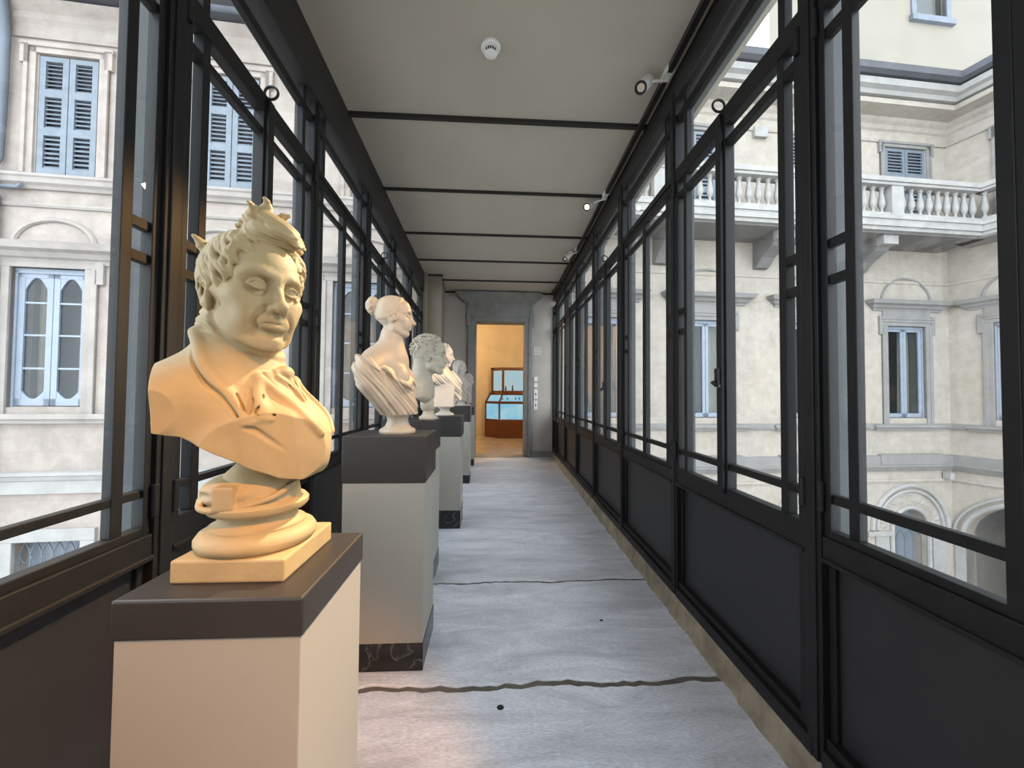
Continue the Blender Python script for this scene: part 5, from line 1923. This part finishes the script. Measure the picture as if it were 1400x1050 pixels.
# ------------------------------------------------------------------ 3: curly-haired man, bare neck
def bust_curly():
    e = empty('portrait_bust', (-.425, 2.60, 1.03), 0, 'grey marble bust of a curly-haired man with a long bare neck', 'bust', 'portrait busts on the pedestals')
    F = Frame((.010, 0, .430), rot3(5, 2, 0), 1.06)
    c = Clay((-.20, -.22, .05), (.20, .22, .58), .0036)
    c.cone((-.034, 0, .41), (-.046, 0, .235), .060, .070, k=.02)
    c.ell((-.050, 0, .180), (.085, .140, .085), k=.05)
    for s in (-1, 1):
        c.path([(-.05, s * .05, .23), (-.065, s * .13, .19)], [.055, .050], k=.05)
        c.ell((-.01, s * .05, .17), (.05, .05, .05), k=.03)
    poly = [(-.125, 0), (-.115, -.10), (-.08, -.165), (-.01, -.135), (.035, -.07), (.050, 0), (.035, .07), (-.01, .135), (-.08, .165), (-.115, .10)]
    c.clip(bust_clip(poly, [(-.2, .19), (-.1, .18), (-.05, .135), (0, .090), (.03, .068), (.2, .07)]), .012)
    head(c, F, True, .5, neck=False)
    eyebrow(c, F)
    c.build('figure', 'marble_grey', e)
    h = Clay((-.15, -.13, .30), (.15, .13, .60), .0026)
    hair_cap(h, F, 1.02, .022, -.065)
    short_curls(h, F, 5, r=.0125)
    for s in (-1, 1):
        h.path(smooth_path([(.016, s * .070, .020), (.024, s * .065, -.01), (.026, s * .060, -.034)], 4), taper(9, .009, .009, .004), k=.005, F=F)
    h.build('hair', 'marble_grey', e)
    c = Clay((-.08, -.09, .055), (.10, .09, .14), .004)
    c.ell((-.004, 0, .10), (.045, .055, .06))
    c.build('neck_block', 'marble_grey', e)
    round_socle(MB(), .005, .062, .034, .046, .085).build('socle', 'marble_grey', e, True)
    return e
bust_curly()

def toga(d, cols, r, k):
    for q, rr in cols:
        d.path(smooth_path(q, 5), rr, k=k)

# ------------------------------------------------------------------ 4: man in a toga
def bust_toga():
    e = empty('portrait_bust', (-.44, 3.63, 1.00), 0, 'white bust of a man in thick toga folds over a squared block, mid-row', 'bust', 'portrait busts on the pedestals')
    F = Frame((-.012, 0, .562), rot3(3, 4, 0), .86)
    c = Clay((-.20, -.22, .07), (.22, .22, .69), .0038)
    c.field((-.11, -.12, .078), (.11, .12, .30), lambda x, y, z: np.maximum(np.maximum(np.abs(x) - .092 - .06 * (z - .08), np.abs(y) - .105 - .1 * (z - .08)), np.abs(z - .18) - .10) , .0)
    c.ell((-.02, 0, .34), (.11, .15, .10), k=.05)
    c.cone((-.022, 0, .36), (-.028, 0, .50), .062, .050, k=.03)
    head(c, F, True, .9, neck=False)
    eyebrow(c, F)
    c.build('figure', 'plaster_white', e)
    h = Clay((-.13, -.10, .47), (.10, .10, .70), .0032)
    hair_cap(h, F, 1.03, .012, -.06)
    short_curls(h, F, 9, r=.008, els=(72, 55, 38, 20, 2, -16))
    h.build('hair', 'plaster_white', e)
    d = Clay((-.22, -.25, .10), (.24, .25, .50), .0036)
    d.ell((-.03, 0, .345), (.125, .175, .10), k=.02)
    for s in (-1, 1):
        d.path([(-.07, s * .09, .37), (-.10, s * .16, .33), (-.105, s * .17, .285)], [.06, .055, .03], k=.04)
    d.ell((.07, 0, .28), (.085, .11, .10), k=.05)
    d.cone((.08, 0, .26), (.140, 0, .165), .07, .028, k=.04)
    d.displace(pleats((.80, .10, .60), .052, .0095, .004, 2))
    zl = [(-.25, .285), (-.10, .280), (-.02, .270), (.03, .245), (.08, .200), (.12, .155), (.15, .140), (.25, .15)]
    d.clip(bust_clip([(-.19, 0), (-.175, -.15), (-.10, -.215), (.02, -.19), (.12, -.11), (.185, -.02), (.185, .02), (.12, .11), (.02, .19), (-.10, .215), (-.175, .15)], zl), .0)
    d.field((-.10, -.10, .40), (.10, .10, .52), lambda x, y, z: np.maximum(np.sqrt((x + .02) ** 2 + (y * 1.0) ** 2) - .052, np.abs(z - .47) - .05), .01, 'cut')
    d.build('toga', 'plaster_white', e)
    round_socle(MB(), .004, .086, .043, .060, .082).build('socle', 'plaster_white', e, True)
    return e
bust_toga()

# ------------------------------------------------------------------ 5 and 6: far busts
def bust_far(loc, label, s, ez, cx, mm, seed, veil):
    e = empty('portrait_bust', loc, 0, label, 'bust', 'portrait busts on the pedestals')
    F = Frame((cx, 0, ez), rot3(2, 4, 0), s)
    c = Clay((-.20, -.22, .06), (.20, .22, .70), .005)
    c.cone((-.02, 0, .33), (.005, 0, .085), .110, .075, k=.03)
    for q in (-1, 1):
        c.path([(-.02, q * .05, .36), (-.04, q * .13, .31), (-.03, q * .15, .24)], [.065, .06, .05], k=.05)
    c.cone((-.028, 0, .36), (-.03, 0, ez - .05), .062, .048, k=.03)
    c.clip(lambda x, y, z: .072 - z + 0 * x + 0 * y)
    head(c, F, not veil, .4, detail=False, neck=False)
    c.build('figure', mm, e)
    h = Clay((-.16, -.12, ez - .14), (.12, .12, ez + .15), .0042)
    hair_cap(h, F, 1.06, .016, -.07)
    short_curls(h, F, seed, r=.010)
    if veil:
        for q in (-1, 1):
            h.path(smooth_path([(.02, q * .05, .10), (-.02, q * .088, .03), (-.035, q * .085, -.06), (-.03, q * .085, -.12)], 4), .020, k=.02, F=F)
        h.ell((-.06, 0, -.03), (.055, .075, .09), k=.02, F=F)
    h.build('hair', mm, e)
    d = Clay((-.22, -.24, .06), (.22, .24, .46), .0046)
    d.cone((-.02, 0, .31), (.008, 0, .085), .113, .078, k=.03)
    for q in (-1, 1):
        d.path([(-.035, q * .09, .345), (-.05, q * .145, .31), (-.035, q * .15, .23)], [.06, .06, .05], k=.05)
    d.clip(lambda x, y, z: np.maximum(.068 - z + 0 * x + 0 * y, (z - (.345 - .30 * x)) + 0 * y), .006)
    d.displace(pleats((.80, -.1, .60), .045, .007, .004, seed))
    d.build('drapery', mm, e)
    round_socle(MB(), .01, .085, .05, .07, .075).build('socle', mm, e, True)
    return e
bust_far((-.43, 5.37, 1.035), 'pale grey draped bust second from the doorway, hair hanging to the shoulders', .84, .525, -.01, 'stone_grey', 3, True)
bust_far((-.43, 6.64, .985), 'small grey bust closest to the doorway, last of the row', .86, .46, .03, 'stone_grey', 6, False)
